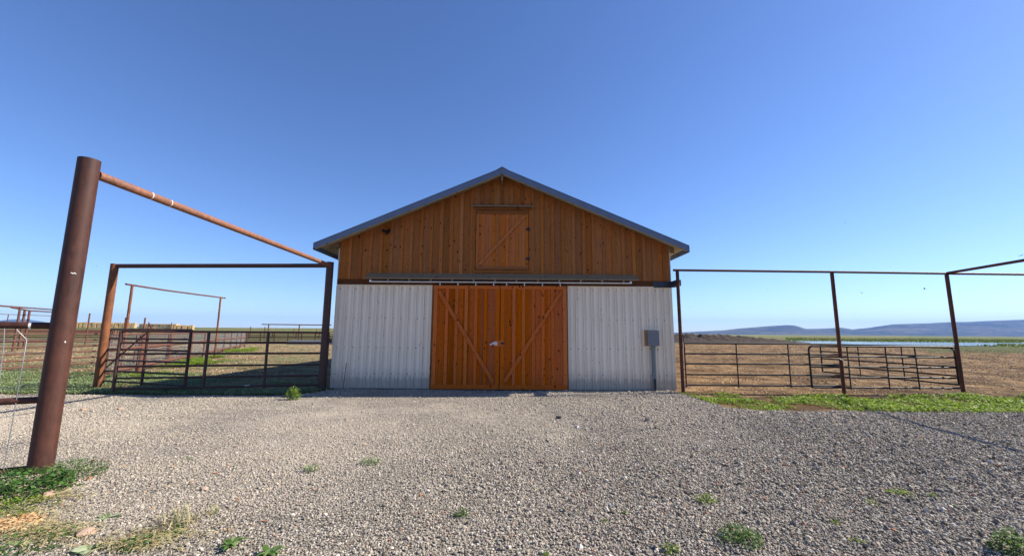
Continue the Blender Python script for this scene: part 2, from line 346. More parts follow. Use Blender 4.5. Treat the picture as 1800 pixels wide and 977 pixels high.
# ------------------------------------------------------------------ stones / clods (one "stuff" object each, geometry nodes)
def scatter(name, pts, scale, m, smin, smax, flat, label):
    me = bpy.data.meshes.new(name); me.vertices.add(len(pts)); me.vertices.foreach_set('co', pts.astype(np.float32).ravel())
    at = me.attributes.new('sz', 'FLOAT', 'POINT'); at.data.foreach_set('value', scale.astype(np.float32)); me.update()
    me.materials.append(m)
    o = bpy.data.objects.new(name, me); COL.objects.link(o)
    g = bpy.data.node_groups.new(name+'_scatter', 'GeometryNodeTree')
    g.interface.new_socket('Geometry', in_out='INPUT', socket_type='NodeSocketGeometry'); g.interface.new_socket('Geometry', in_out='OUTPUT', socket_type='NodeSocketGeometry')
    nd, lk = g.nodes, g.links; gi = nd.new('NodeGroupInput'); go = nd.new('NodeGroupOutput'); join = nd.new('GeometryNodeJoinGeometry')
    for k in range(5):
        ico = nd.new('GeometryNodeMeshIcoSphere'); ico.inputs['Subdivisions'].default_value = 1 if k else 2
        sp = nd.new('GeometryNodeSetPosition'); no = nd.new('ShaderNodeTexNoise'); no.noise_dimensions = '4D'; no.inputs['W'].default_value = k*3.7; no.inputs['Scale'].default_value = .9; no.inputs['Detail'].default_value = 1
        sub = nd.new('ShaderNodeVectorMath'); sub.operation = 'SUBTRACT'; sub.inputs[1].default_value = (.5,.5,.5)
        sca = nd.new('ShaderNodeVectorMath'); sca.operation = 'SCALE'; sca.inputs['Scale'].default_value = 1.9
        lk.new(no.outputs['Color'], sub.inputs[0]); lk.new(sub.outputs[0], sca.inputs[0]); lk.new(sca.outputs[0], sp.inputs['Offset']); lk.new(ico.outputs[0], sp.inputs[0])
        smn = nd.new('GeometryNodeSetShadeSmooth'); smn.inputs['Shade Smooth'].default_value = False; lk.new(sp.outputs[0], smn.inputs[0])
        tf = nd.new('GeometryNodeTransform'); tf.inputs['Scale'].default_value = (1, .8, flat); lk.new(smn.outputs[0], tf.inputs[0])
        sm = nd.new('GeometryNodeSetMaterial'); sm.inputs['Material'].default_value = m; lk.new(tf.outputs[0], sm.inputs[0])
        g2 = nd.new('GeometryNodeGeometryToInstance'); lk.new(sm.outputs[0], g2.inputs[0]); lk.new(g2.outputs[0], join.inputs[0])
    iop = nd.new('GeometryNodeInstanceOnPoints'); lk.new(gi.outputs[0], iop.inputs['Points']); lk.new(join.outputs[0], iop.inputs['Instance']); iop.inputs['Pick Instance'].default_value = True
    ri = nd.new('FunctionNodeRandomValue'); ri.data_type = 'INT'; ri.inputs[4].default_value = 0; ri.inputs[5].default_value = 4; lk.new(ri.outputs[2], iop.inputs['Instance Index'])
    rr = nd.new('FunctionNodeRandomValue'); rr.data_type = 'FLOAT_VECTOR'; rr.inputs[0].default_value = (-.7, -.7, 0); rr.inputs[1].default_value = (.7, .7, 6.283); lk.new(rr.outputs[0], iop.inputs['Rotation'])
    na = nd.new('GeometryNodeInputNamedAttribute'); na.data_type = 'FLOAT'; na.inputs[0].default_value = 'sz'
    lk.new(na.outputs[0], iop.inputs['Scale'])
    st = nd.new('GeometryNodeStoreNamedAttribute'); st.data_type = 'FLOAT'; st.domain = 'INSTANCE'; st.inputs['Name'].default_value = 'srnd'
    r3 = nd.new('FunctionNodeRandomValue'); r3.data_type = 'FLOAT'; r3.inputs['Seed'].default_value = 5; lk.new(r3.outputs[1], st.inputs['Value']); lk.new(iop.outputs[0], st.inputs[0]); lk.new(st.outputs[0], go.inputs[0])
    md = o.modifiers.new('scatter', 'NODES'); md.node_group = g
    return tag(o, label, None, None, 'stuff')
def yard_points(n, y0, y1, fx=1.5, pad=1.5):
    y = np.sqrt(RNG.uniform(y0*y0, y1*y1, n)); x = RNG.uniform(-1, 1, n)*(y*fx+pad); return x, y
P_ = []; S_ = []
for n_, y0, y1, s0, s1 in ((26000, 0.2, 1.6, .0048, .0108), (210000, 1.6, 4.2, .0048, .0108), (240000, 4.2, 7.5, .006, .012), (180000, 7.5, 11.6, .008, .0145)):
    x, y = yard_points(int(n_*1.22), y0, y1, 1.65, 1.0); k = (y < yard_edge(x)-.02-.25*RNG.random(len(x))**2)&(x > -14.5)&(x < 18)
    x, y = x[k], y[k]; dn = fbm(x*.6, y*1.0, 3, 33)
    rt = np.clip((x+3)/9, 0, 1)             # the right of the yard is coarser, the left worn and dusty
    lane = sum(np.exp(-((x-c_-.25*np.sin(y*.5))/.38)**2) for c_ in (-3.4, -1.5, .9))*.30*sstep(y, 3, 5)
    k = RNG.random(len(x)) < np.clip(.42+dn*1.9+.6*rt-lane, .12, 1); x, y, rt = x[k], y[k], rt[k]
    s = RNG.uniform(s0, s1, len(x))*(1+.18*rt)*np.where(RNG.random(len(x)) > .97, 1.8, 1)*(1+.25*rt)
    P_.append(np.stack([x, y, gz(x, y)+s*(.1+RNG.random(len(x))**2*1.3*(.4+.6*rt))], 1)); S_.append(s)
scatter('gravel_stones', np.concatenate(P_), np.concatenate(S_), M['stones'], 0, 0, .62, 'loose grey crushed stones covering the yard')
x = RNG.uniform(5.2, 60, 60000); y = 11.2+RNG.random(60000)**1.7*45; k = (x < y*1.6+3)&(x > y*.36); x, y = x[k], y[k]
cl = fbm(x*.5, y*.8, 3, 12); k = RNG.random(len(x)) < np.clip(.45+cl*1.6, .1, 1); x, y = x[k], y[k]
s = (.010+.03*RNG.random(len(x))**2.5)*(1+y*.02); scatter('dirt_clods', np.stack([x, y, ground_z(x, y)+s*.1], 1), s, M['clods'], 0, 0, .6, 'loose brown clods of dry soil in the right pen')
x = RNG.uniform(-40, -5, 26000); y = 11.5+RNG.random(26000)**1.6*40; k = (x > -y*1.5-3); x, y = x[k], y[k]
s = RNG.uniform(.01, .03, len(x))*(1+y*.015); scatter('dirt_crumbs', np.stack([x, y, ground_z(x, y)+s*.1], 1), s, M['clods'], 0, 0, .55, 'small crumbs of dry soil in the left lots')

# ------------------------------------------------------------------ leaves
def leaf_quads(px, py, pz, size, up=.5, aspect=.45, spread=1.0):
    n = len(px); az = RNG.uniform(0, 2*PI, n); el = RNG.uniform(-.2, 1, n)*up*PI/2; L = size
    d = np.stack([np.cos(az)*np.cos(el), np.sin(az)*np.cos(el), np.sin(el)], 1)
    sd = np.stack([-np.sin(az), np.cos(az), RNG.uniform(-.5, .5, n)], 1); sd /= np.linalg.norm(sd, axis=1)[:, None]
    p = np.stack([px, py, pz], 1); wd = (L*aspect*.5)[:, None]; L = L[:, None]
    droop = np.zeros((n, 3)); droop[:, 2] = -.25*L[:, 0]
    v = np.stack([p, p+d*L*.5+sd*wd, p+d*L+droop, p+d*L*.5-sd*wd], 1).reshape(-1, 3)
    f = np.arange(4*n).reshape(n, 4); return v, f
def leaf_obj(name, chunks, m, parent=None, rnds=None):
    V, F, Rn = [], [], []; b = 0
    for v, f, r in chunks: V.append(v); F.append(f+b); Rn.append(r); b += len(v)
    me = fastmesh(name, np.concatenate(V), np.concatenate(F), m, np.concatenate(Rn))
    o = bpy.data.objects.new(name, me); COL.objects.link(o)
    if parent: o.parent = parent; o.matrix_parent_inverse = Matrix.Translation(-parent.location)
    return o
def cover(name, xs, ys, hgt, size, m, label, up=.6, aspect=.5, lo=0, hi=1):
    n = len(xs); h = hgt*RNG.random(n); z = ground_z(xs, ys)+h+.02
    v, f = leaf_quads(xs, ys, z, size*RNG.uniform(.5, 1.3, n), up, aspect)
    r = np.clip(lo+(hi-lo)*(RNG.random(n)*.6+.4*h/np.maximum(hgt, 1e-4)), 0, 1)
    return tag(leaf_obj(name, [(v, f, r)], m), label, None, None, 'stuff')
# right-hand strip between gravel and fence
n = 110000; x = RNG.uniform(4.55, 26, n); y = RNG.uniform(8.6, 11.4, n)
e0 = yard_edge(x)-.05; mid = (e0+11.0)/2; hw = (11.1-e0)/2
dens = 1-np.abs((y-mid)/np.maximum(hw, .1))**6; clump = fbm(x*1.6, y*1.8, 3, 41)
k = (RNG.random(n) < np.clip(dens*.68+clump*3.2, 0, 1))&(y > e0-.3)&((y < 11.2)|(x > 4.8))&(x < y*1.6+3); x, y, clump = x[k], y[k], clump[k]
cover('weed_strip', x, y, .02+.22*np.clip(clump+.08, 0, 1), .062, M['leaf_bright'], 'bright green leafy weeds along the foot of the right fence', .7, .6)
n = 900; x = RNG.uniform(5.5, 17, n); y = yard_edge(x)-RNG.random(n)**2*.9; k = fbm(x*1.5, y*1.5, 2, 77) > .08; x, y = x[k], y[k]
# left ground cover, pale and dusty
n = 190000; x = RNG.uniform(-24, -5.1, n); y = 10.2+RNG.random(n)*5.2; clump = fbm(x*.7, y*1.1, 4, 51)
k = (y > yard_edge(x)+.02)&(RNG.random(n) < np.clip(.8+clump*2.6-.75*sstep(x, -12.2, -10.2)*sstep(y, 11.0, 11.8)-.3*sstep(y, 13.6, 15.2), 0, 1))&(x > -y*1.5-2)
x, y, clump = x[k], y[k], clump[k]
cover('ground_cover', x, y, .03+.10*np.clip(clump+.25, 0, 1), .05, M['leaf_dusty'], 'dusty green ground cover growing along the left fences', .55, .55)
# brighter tufts at the foot of the mesh fence and patches of thin turf further back
n = 60000; t_ = RNG.random(n); x = -13.2-13.0*t_+RNG.normal(0, .5, n)*1.2+.9; y = 14+25*t_; clump = fbm(x*.6, y*.5, 3, 61); k = (clump > .07); x, y = x[k], y[k]
cover('fence_weeds', x, y, .12+x*0, .07, M['leaf_bright'], 'fresh green weeds growing along the foot of the wire mesh fence', .7, .5)
n = 90000; y = 12+RNG.random(n)**1.4*45; x = RNG.uniform(-1.3, -.40, n)*y; clump = fbm(x*.30, y*.45, 4, 71); k = (clump > .05)&(y < 60); x, y = x[k], y[k]
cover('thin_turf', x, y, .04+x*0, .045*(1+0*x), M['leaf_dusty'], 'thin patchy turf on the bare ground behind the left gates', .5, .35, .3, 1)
# marsh
n = 60000; y = RNG.uniform(63, 190, n); x = RNG.uniform(.68, 1.65, n)*y; clump = fbm(x*.045, y*.07, 4, 81)
def pond_near(x): return np.interp(x/74, [.5, .66, .75, .95, 1.12, 1.2, 1.6], [101, 94, 74, 67, 66, 72, 75])+3*fbm(x*.12, x*0, 3, 2)
def pond_far(x): return np.interp(x/74, [.5, .66, 1.0, 1.6, 2.0], [103, 104, 108, 104, 100])+4*fbm(x*.06, x*0, 3, 8)
k = ((y > pond_far(x)-1)&(clump > -.06))|((y < pond_near(x)+2)&(y > pond_near(x)-7)&(x > 78)); x, y = x[k], y[k]
nn = len(x); v, f = leaf_quads(x, y, x*0-.05, RNG.uniform(.2, .5, nn)*(1+.002*y), 1.1, .6)
tag(leaf_obj('marsh_reeds', [(v, f, RNG.random(nn))], M['leaf_marsh']), 'dark green reeds on the banks of the pond', None, None, 'stuff')
px_ = np.linspace(40, 260, 120); Vp = [(a, float(pond_near(np.array(a))), .03) for a in px_]+[(a, float(pond_far(np.array(a))), .03) for a in px_[::-1]]
m_ = MB(); m_.v = Vp; N2 = len(px_); m_.f = [(i, i+1, 2*N2-2-i, 2*N2-1-i) for i in range(N2-1)]; m_.r = [.5]*(N2-1); m_.sm = [False]*(N2-1); m_.m = [0]*(N2-1)
tag(m_.build('pond_water', M['water']), kind='structure')

# ------------------------------------------------------------------ hills
def hills(name, prof, dist, depth, seed, base_px=590, amp=.07):
    az = np.array([(p[0]-900)/700 for p in prof]); hh = np.array([(base_px+(p[0]-1600)*.007-p[1])/700*dist for p in prof])
    a = np.linspace(az[0], az[-1], 320); t = np.linspace(-1, 1.2, 60)
    A, Tt = np.meshgrid(a, t); D = dist+depth*Tt
    ridge = np.interp(A, az, hh); fall = np.exp(-(np.clip(-Tt, 0, 2)*1.55)**2)*np.exp(-(np.clip(Tt, 0, 2)*.9)**2)
    base = np.exp(-(1*1.55)**2); fall = np.where(Tt < 0, (fall-base)/(1-base), fall)
    z = ridge*fall*(1+amp*4*fbm(A*14, Tt*3, 5, seed)*(np.abs(Tt) > .02)*sstep(np.abs(Tt), 0, .35))+18*fbm(A*40, Tt*6, 4, seed+3)*fall*sstep(-Tt, .05, .4)
    v = np.stack([(A*D).ravel(), D.ravel(), (z-2).ravel()], 1); nx, ny = len(a), len(t)
    i = np.arange((nx-1)*(ny-1)); r, c = i//(nx-1), i%(nx-1); q = r*nx+c
    me = fastmesh(name, v, np.stack([q, q+1, q+nx+1, q+nx], 1), M['hill']); me.polygons.foreach_set('use_smooth', [True]*len(me.polygons))
    o = bpy.data.objects.new(name, me); COL.objects.link(o); return tag(o, kind='structure')
hills('hills', [(1040,589),(1120,587.5),(1180,586.5),(1214,583),(1266,580.6),(1300,577),(1345,573.4),(1380,571.3),(1393,571.6),(1414,578),(1440,577.5),(1476,575.6),(1494,579),(1525,576),(1545,573),(1566,570),(1628,568.4),(1669,566),(1697,566),(1738,564),(1800,562),(1900,558),(2060,556),(2300,560)], 8500, 2600, 5)
hills('far_hills', [(1000,586),(1100,584.5),(1190,584),(1230,582.5),(1290,581),(1330,581),(1450,584),(1500,588)], 12500, 2500, 15)
hills('hills', [(-500,580),(-200,575),(-60,569),(0,564),(25,561.5),(45,561),(62,562.5),(80,565),(110,570),(140,574),(180,576),(230,573.5),(262,574),(300,577.5),(330,579.5),(400,581)], 9000, 2600, 25, 590)

# ------------------------------------------------------------------ dirt mound on the right
def mound_z(X, Y):
    u = (X-30)/28; ridge = np.interp(X, [25, 29, 33, 40, 47, 52, 57, 62], [.4, 1.25, 1.5, 1.62, 1.35, .95, .45, 0])
    return ridge*np.exp(-((Y-84)/3.6)**2)*(1+.8*fbm(X*.9, Y*.9, 4, 91))+.5*fbm(X*1.5, Y*1.5, 4, 95)*np.exp(-((Y-83)/4)**2)*(ridge > .1)-.08
mm, mt_, mp_ = mat('mound_soil'); n_ = N(mt_); c_ = n_.co(); q_ = n_.noise(c_, 1.6, 6, .7)
n_.l(n_.mix(n_.ramp(q_, [(.35, 0), (.65, 1)]), (.014,.009,.007), (.065,.039,.024)), mp_.inputs['Base Color']); mp_.inputs['Roughness'].default_value = 1; n_.l(n_.bump(q_, 1, .4), mp_.inputs['Normal'])
tag(grid_mesh('dirt_mound', np.arange(24, 66, .25), np.arange(75, 94, .25), mound_z, mm), 'long low mound of dark brown soil behind the right pen', 'mound')

# ================================================================== BARN
YF = 11.65; XL, XR = -5.12, 4.66; YB = 27.0; RX = -.31; RZ = 6.36; EZ = 4.07; SL = (RZ-EZ)/5.35; OH = .52
YO = YF-OH
def roof_top(x): return RZ-abs(x-RX)*SL
barn = empty('barn', ((XL+XR)/2, YF, 0), 'gabled barn with brown board gable, white ribbed steel walls and blue grey roof edge', 'barn')
# shell behind the claddings
m = MB()
m.prism([(XL+.02, 0), (XR-.02, 0), (XR-.02, roof_top(XR)-.26), (RX, RZ-.26), (XL+.02, roof_top(XL)-.26)], YF+.045, YB-.05)
m.build('wall_frame', M['skirt'], barn)
def ribbed(x0, x1, z0, z1, y, axis='x', n=None, flip=-1, nm='steel_siding'):
    m = MB(); rib = .229; prof = []; x = x0
    while x < x1-1e-6:
        for dx, d in ((0, .0), (.014, .030), (.036, .030), (.05, .0), (.098, .0), (.102, .009), (.112, .009), (.116, 0), (.162, 0), (.166, .009), (.176, .009), (.180, 0)):
            if x+dx < x1: prof.append((x+dx, d))
        x += rib
    prof.append((x1, 0)); vv = []; ff = []
    for i, (a, d) in enumerate(prof):
        p = (a, y+flip*d) if axis == 'x' else (y+flip*d, a)
        vv += [(p[0], p[1], z0), (p[0], p[1], z1)]
    for i in range(len(prof)-1):
        q = (2*i, 2*i+2, 2*i+3, 2*i+1); m.add([vv[j] for j in q], [(0,1,2,3)], {0: .2, 2: .2, 3: .35, 11: .4, 4: .42, 6: .42, 8: .42, 10: .42}.get(i % 12, .9))  # rnd per face: low on rib sides and feet, where shade is painted
    return m
# front steel sheets, screws as tiny heads in the same part
for (a, b, lab) in ((XL, -2.30, 'left'), (1.62, XR, 'right')):
    m = ribbed(a, b, .02, 2.955, YF, flip=-1)
    rows = [2.86, 2.0, 1.16, .42]
    for z in rows:
        x = a+.08
        while x < b-.03:
            xx = x+random.uniform(-.008, .008); zz = z+random.uniform(-.012, .012); r = random.choice([.011, .013, .016])
            m.add([(xx+r*math.cos(q), YF-.010, zz+r*math.sin(q)) for q in [k*PI/3 for k in range(6)]]+[(xx, YF-.016, zz)], [(k, (k+1)%6, 6) for k in range(6)], .5, False, 1)
            x += .229
    for xs in ([a+1.35, a+.62] if lab == 'left' else [a+1.68, b-.16]):       # stitched overlaps with extra screws
        z = .15
        while z < 2.9:
            zz = z+random.uniform(-.05, .05); xx = xs+random.uniform(-.02, .02); r = .008
            m.add([(xx+r*math.cos(q), YF-.0325, zz+r*math.sin(q)) for q in [k*PI/2 for k in range(4)]], [(0,1,2,3)], .5, False, 1); z += random.uniform(.06, .22)
    for k in range(26):
        xx, zz, r = random.uniform(a+.1, b-.1), random.uniform(.1, 2.8), random.uniform(.004, .012)
        m.add([(xx+r*math.cos(q), YF-.0325, zz+r*1.4*math.sin(q)) for q in [j*PI/3 for j in range(6)]], [(0,1,2,3,4,5)], .5, False, 1)
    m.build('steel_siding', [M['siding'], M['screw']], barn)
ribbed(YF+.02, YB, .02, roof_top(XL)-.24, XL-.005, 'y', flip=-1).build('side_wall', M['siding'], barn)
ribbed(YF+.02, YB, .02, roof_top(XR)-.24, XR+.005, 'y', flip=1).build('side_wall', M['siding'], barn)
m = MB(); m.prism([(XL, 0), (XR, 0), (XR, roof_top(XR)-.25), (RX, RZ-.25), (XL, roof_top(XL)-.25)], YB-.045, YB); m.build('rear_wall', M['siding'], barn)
# gable boards and battens
m = MB(); ZB = 3.14; x = XL+.005; i = 0
def top_at(x): return roof_top(x)-.045
while x < XR-.01:
    w_ = random.uniform(.285, .315); x2 = min(x+w_, XR-.005); a, b = x+.003, x2-.004
    if XR-.005-x2 < .06: x2 = XR-.005; b = x2
    ys = YF-.022-random.uniform(0, .004); poly = [(a, ZB), (b, ZB), (b, top_at(b))]
    if a < RX < b: poly.append((RX, top_at(RX)))
    poly.append((a, top_at(a))); rn = min(1, max(0, random.gauss(.5, .24)))
    m.prism(poly, ys, YF+.03, rn)
    bw = random.choice([.085, .09, .10]); a2, b2 = x2-bw/2, x2+bw/2
    if b2 < XR and not (-1.1 < x2 < .52):
        m.prism([(a2, ZB), (b2, ZB), (b2, top_at(b2)), (a2, top_at(a2))], ys-.028, ys-.002, min(1, max(0, random.gauss(.55, .2))), 1)
    elif b2 < XR:
        for z0, z1 in ((3.27, 3.36), (5.45, None)):
            m.prism([(a2, z0), (b2, z0), (b2, z1 or top_at(b2)), (a2, z1 or top_at(a2))], ys-.03, ys-.002, random.random()*.6)
    x = x2; i += 1
m.build('gable_siding', [M['gable'], M['gable_batten']], barn)
m = MB(); m.box((XL-.012, YF-.03, 2.975), (XR+.012, YF+.04, 3.135), .35); m.build('skirt_board', M['skirt'], barn)
def boxes(nm, mt_, par, *bb):
    for b_ in bb: q_ = MB(); q_.box(*b_); q_.build(nm, mt_, par)
boxes('siding_cap', M['siding'], barn, ((XL-.01, YF-.048, 2.950), (-2.33, YF-.002, 2.972)), ((1.63, YF-.048, 2.950), (XR+.01, YF-.002, 2.972)))
for x in (XL, XR):
    s = -1 if x == XL else 1
    m = MB(); m.box((x-.045 if s > 0 else x-.022, YF-.034, .02), (x+.022 if s > 0 else x+.045, YF-.0255, 2.948)); m.box((x+s*.024, YF-.034, .02), (x+s*.032, YF+.06, 2.948))
    m.build('corner_trim', M['siding'], barn)
boxes('corner_flashing', M['white'], barn, ((XL-.034, YF-.02, 2.98), (XL-.014, YF+.06, roof_top(XL)-.25)), ((XR+.014, YF-.02, 2.98), (XR+.034, YF+.06, roof_top(XR)-.25)))
boxes('sill_board', M['skirt'], barn, ((XR-1.3, YF-.02, -.05), (XR-.01, YF+.05, .018)), ((XL+.01, YF-.02, -.05), (XL+2.7, YF+.05, .018)))
# roof: corrugated slopes, fascia, soffit
TL, TR = RX-5.35, RX+5.35
for s in (-1, 1):
    m = MB(); pr = []; y = YO-.02
    while y < YB+.4:
        for dy, d in ((0, 0), (.02, .02), (.05, .02), (.07, 0)): pr.append((y+dy, d))
        y += .305
    vv = []; xe = RX+s*5.37
    for y, d in pr: vv += [(RX, y, RZ+.012+d), (xe, y, roof_top(xe)+.012+d)]
    m.add(vv, [(2*i, 2*i+1, 2*i+3, 2*i+2) if s > 0 else (2*i, 2*i+2, 2*i+3, 2*i+1) for i in range(len(pr)-1)]); m.build('roof_sheet', M['roof'], barn)
    m = MB(); a = RX+s*.0; b = RX+s*5.35
    m.prism([(a, RZ+.02), (b, roof_top(b)+.02), (b+s*.0, roof_top(b)-.135), (a, RZ-.155)], YO-.015, YO)   # face of the rake
    m.prism([(a, RZ+.032), (b+s*.01, roof_top(b)+.032), (b+s*.01, roof_top(b)+.021), (a, RZ+.021)], YO-.02, YO+.10)
    for k in range(3):                                                     # lapped joints
        xx = RX+s*(1.3+k*1.35); m.prism([(xx, roof_top(xx)+.02), (xx+s*.09, roof_top(xx+s*.09)+.02), (xx+s*.09, roof_top(xx+s*.09)-.14), (xx, roof_top(xx)-.14)], YO-.0175, YO-.0155)
    m.build('rake_fascia', M['fascia'], barn)
    m = MB(); xe = RX+s*5.35
    m.box((min(xe, xe+s*.018), YO, roof_top(xe)-.16), (max(xe, xe+s*.018), YB+.4, roof_top(xe)+.018)); m.build('eave_fascia', M['fascia'], barn)
    # soffit decking boards running along the slope edge
    m = MB(); nb = 9
    for k in range(nb):
        x0 = RX+s*(.0+5.34*k/nb); x1 = RX+s*(5.34*(k+1)/nb-.004)
        m.prism([(x0, roof_top(x0)-.01), (x1, roof_top(x1)-.01), (x1, roof_top(x1)-.03), (x0, roof_top(x0)-.03)], YO+.002, YB+.38, random.random())
    m.build('roof_deck', M['soffit'], barn)
    m = MB(); m.prism([(RX+s*.03, RZ-.04), (RX+s*5.30, roof_top(RX+s*5.30)-.035), (RX+s*5.30, roof_top(RX+s*5.30)-.165), (RX+s*.03, RZ-.185)], YO+.003, YO+.04, .5)
    m.build('barge_board', M['soffit'], barn)
    m = MB(); xw = (XR if s > 0 else XL)+s*.036; xo = RX+s*5.12; m.prism([(xw, roof_top(xw)-.035), (xo, roof_top(xo)-.035), (xo, roof_top(xo)-.20), (xw, roof_top(xw)-.22)], YF-.04, YF, .3)
    m.build('gable_rafter', M['grey_wood'], barn)
    for y in (14.2, 16.8, 19.4, 22, 24.6):
        m = MB(); x0, x1 = RX+s*4.75, RX+s*5.3; m.prism([(x0, roof_top(x0)-.035), (x1, roof_top(x1)-.035), (x1, roof_top(x1)-.14), (x0, roof_top(x0)-.17)], y, y+.04, .3); m.build('rafter_tail', M['grey_wood'], barn)
m = MB(); m.box((RX-.022, YO+.045, RZ-.34), (RX+.022, YF-.08, RZ-.06), .6); m.build('ridge_beam', M['grey_wood'], barn)
m = MB(); m.prism([(RX-.16, roof_top(RX-.16)+.035), (RX, RZ+.045), (RX+.16, roof_top(RX+.16)+.035), (RX, RZ+.062)], YO-.03, YB+.42); m.build('ridge_cap', M['roof'], barn)
# loft door
ld = MB(); lx0, lx1, lz0, lz1 = -1.075, .475, 3.45, 5.21; y0 = YF-.05; x = lx0
while x < lx1-.02:
    x2 = min(x+.15, lx1); ld.box((x, y0-.022, lz0), (x2-.003, y0, lz1), random.uniform(.35, .8)); x = x2
ldo = ld.build('loft_door', M['loft'], barn)
m = MB(); yb = y0-.045
for k in range(6):
    xx = lx0+(lx1-lx0-.075)*k/5; boxes('batten', M['loft'], ldo, ((xx, yb, lz0+.082), (xx+.075, y0-.0235, lz1-.092), random.uniform(.3, .9)))
boxes('door_rail', M['trimw'], ldo, ((lx0, yb, lz0), (lx1, y0-.0235, lz0+.08), .75), ((lx0, yb, lz1-.09), (lx1, y0-.0235, lz1), .35))
def diag(x0, z0, x1, z1, w_, ya, yb_, mt, par, rn=.7):
    d = Vector((x1-x0, 0, z1-z0)).normalized(); q = Vector((-d.z, 0, d.x))*w_/2
    m = MB(); m.prism([(x0+q.x, z0+q.z), (x1+q.x, z1+q.z), (x1-q.x, z1-q.z), (x0-q.x, z0-q.z)], ya, yb_, rn); return m.build('brace', mt, par)
diag(lx0+.10, lz0+.13, lx1-.10, lz1-.14, .085, yb-.022, yb-.001, M['loft'], ldo, .6)
for z in (4.66, 3.77):
    m = MB(); m.prism([(lx1-.055, z-.03), (lx1+.01, z-.05), (lx1+.045, z-.05), (lx1+.045, z+.05), (lx1+.01, z+.05), (lx1-.055, z+.03), (lx1-.085, z)], yb-.012, yb-.002); m.tube([(lx1+.012, yb-.014, z-.055), (lx1+.012, yb-.014, z+.055)], .009, seg=8); m.build('hinge', M['black'], ldo)
boxes('door_casing', M['gable'], barn, ((lx0-.11, YF-.062, 3.29), (lx0-.02, YF-.04, 5.34), .35), ((lx1+.02, YF-.062, 3.36), (lx1+.11, YF-.04, 5.34), .7))
boxes('door_casing', M['trimw'], barn, ((lx0-.10, YF-.068, 3.345), (lx1+.10, YF-.0625, 3.43), .8), ((lx0-.1, YF-.075, 5.26), (lx1+.12, YF-.045, 5.34), .4))
m = MB(); m.add([(lx0-.14, YF-.03, 5.40), (lx1+.16, YF-.03, 5.40), (lx1+.16, YF-.20, 5.32), (lx0-.14, YF-.20, 5.32), (lx0-.14, YF-.03, 5.43), (lx1+.16, YF-.03, 5.43), (lx1+.16, YF-.20, 5.35), (lx0-.14, YF-.20, 5.35)],
    [(0,1,2,3),(4,7,6,5),(3,2,6,7),(0,4,5,1),(1,5,6,2),(0,3,7,4)], .6); m.build('drip_board', M['grey_wood'], barn)
# weathered ledge over the track
m = MB(); a, b = -4.22, 3.62
m.add([(a, YF-.05, 3.285), (b, YF-.05, 3.285), (b+.06, YF-.27, 3.115), (a-.06, YF-.27, 3.115), (a, YF-.05, 3.32), (b, YF-.05, 3.32), (b+.06, YF-.27, 3.15), (a-.06, YF-.27, 3.15)],
    [(0,1,2,3),(4,7,6,5),(3,2,6,7),(0,4,5,1),(1,5,6,2),(0,3,7,4)], .55); m.build('track_ledge', M['grey_wood'], barn)
m = MB(); m.box((a+.02, YF-.072, 3.139), (b-.02, YF-.050, 3.225), .8); m.build('track_board', M['trimw'], barn)
# track, brackets
trk = T([(-4.08, YF-.15, 3.055), (3.42, YF-.15, 3.058)], .028, seg=12); trk.box((-4.14, YF-.19, 3.035), (-4.08, YF-.11, 3.10)); trk.box((3.42, YF-.19, 3.04), (3.48, YF-.11, 3.105))
trk = trk.build('door_track', M['galv'], barn)
k = -3.62
while k < 3.4:
    m = MB(); m.tube([(k-.02, YF-.15, 3.056), (k+.02, YF-.15, 3.056)], .034, seg=10); m.box((k-.02, YF-.15, 3.095), (k+.02, YF-.076, 3.13)); m.build('bracket', M['galv'], trk); k += .625
# sliding doors
def slide(x0, x1, lean, lab):
    y0 = YF-.12; z0, z1 = .035, 2.955; m = MB(); x = x0+.01
    while x < x1-.02:
        x2 = min(x+random.uniform(.15, .2), x1-.01); m.box((x, y0, z0+.02), (x2-.003, y0+.03, z1-.02), random.gauss(.5, .17)); x = x2
    d = m.build('sliding_door', M['door'], barn); d['label'] = lab
    m = MB(); nb = 7
    for k in range(nb):
        xx = x0+.085+(x1-x0-.17-.06)*k/(nb-1)
        if k in (0, nb-1): xx += -.06 if k == 0 else .06
        boxes('batten', M['door_batten'], d, ((xx-.012, y0-.034, z0+.1205), (xx+.078+(.02 if k in (0, nb-1) else 0), y0-.002, z1-.1005), random.uniform(.55, 1)))
    boxes('door_rail', M['trimd'], d, ((x0, y0-.036, z0), (x1, y0-.002, z0+.12), .7), ((x0, y0-.036, z1-.1), (x1, y0-.002, z1), .9))
    if lean > 0: diag(x0+.16, z1-.17, x1-.15, z0+.2, .10, y0-.058, y0-.0365, M['door'], d, .75)
    else: diag(x1-.14, z1-.17, x0+.14, z0+.2, .10, y0-.058, y0-.0365, M['door'], d, .75)
    boxes('edge_strip', M['grey_wood'], d, ((x0-.012, y0-.01, z0-.012), (x0-.002, y0+.03, z1+.0)), ((x1+.002, y0-.01, z0-.012), (x1+.012, y0+.03, z1)), ((x0-.01, y0-.012, z0-.014), (x1+.01, y0+.03, z0-.003)))
    for k in range(4):
        xx = x0+.18+k*.52; m = MB(); m.box((xx-.008, YF-.158, 2.955), (xx+.008, YF-.142, 3.03)); m.tube([(xx, YF-.165, 2.985), (xx, YF-.135, 2.985)], .018, seg=8); m.build('hanger', M['galv'], d)
    return d
M['trimd'] = wood('door_trim', (.16,.036,.007), (.47,.103,.018), (.56,.143,.029), horiz=True, weather=.08)
dl = slide(-2.27, -.365, 1, 'left sliding door with brace falling to the right')
dr = slide(-.335, 1.57, -1, 'right sliding door with brace falling to the left')
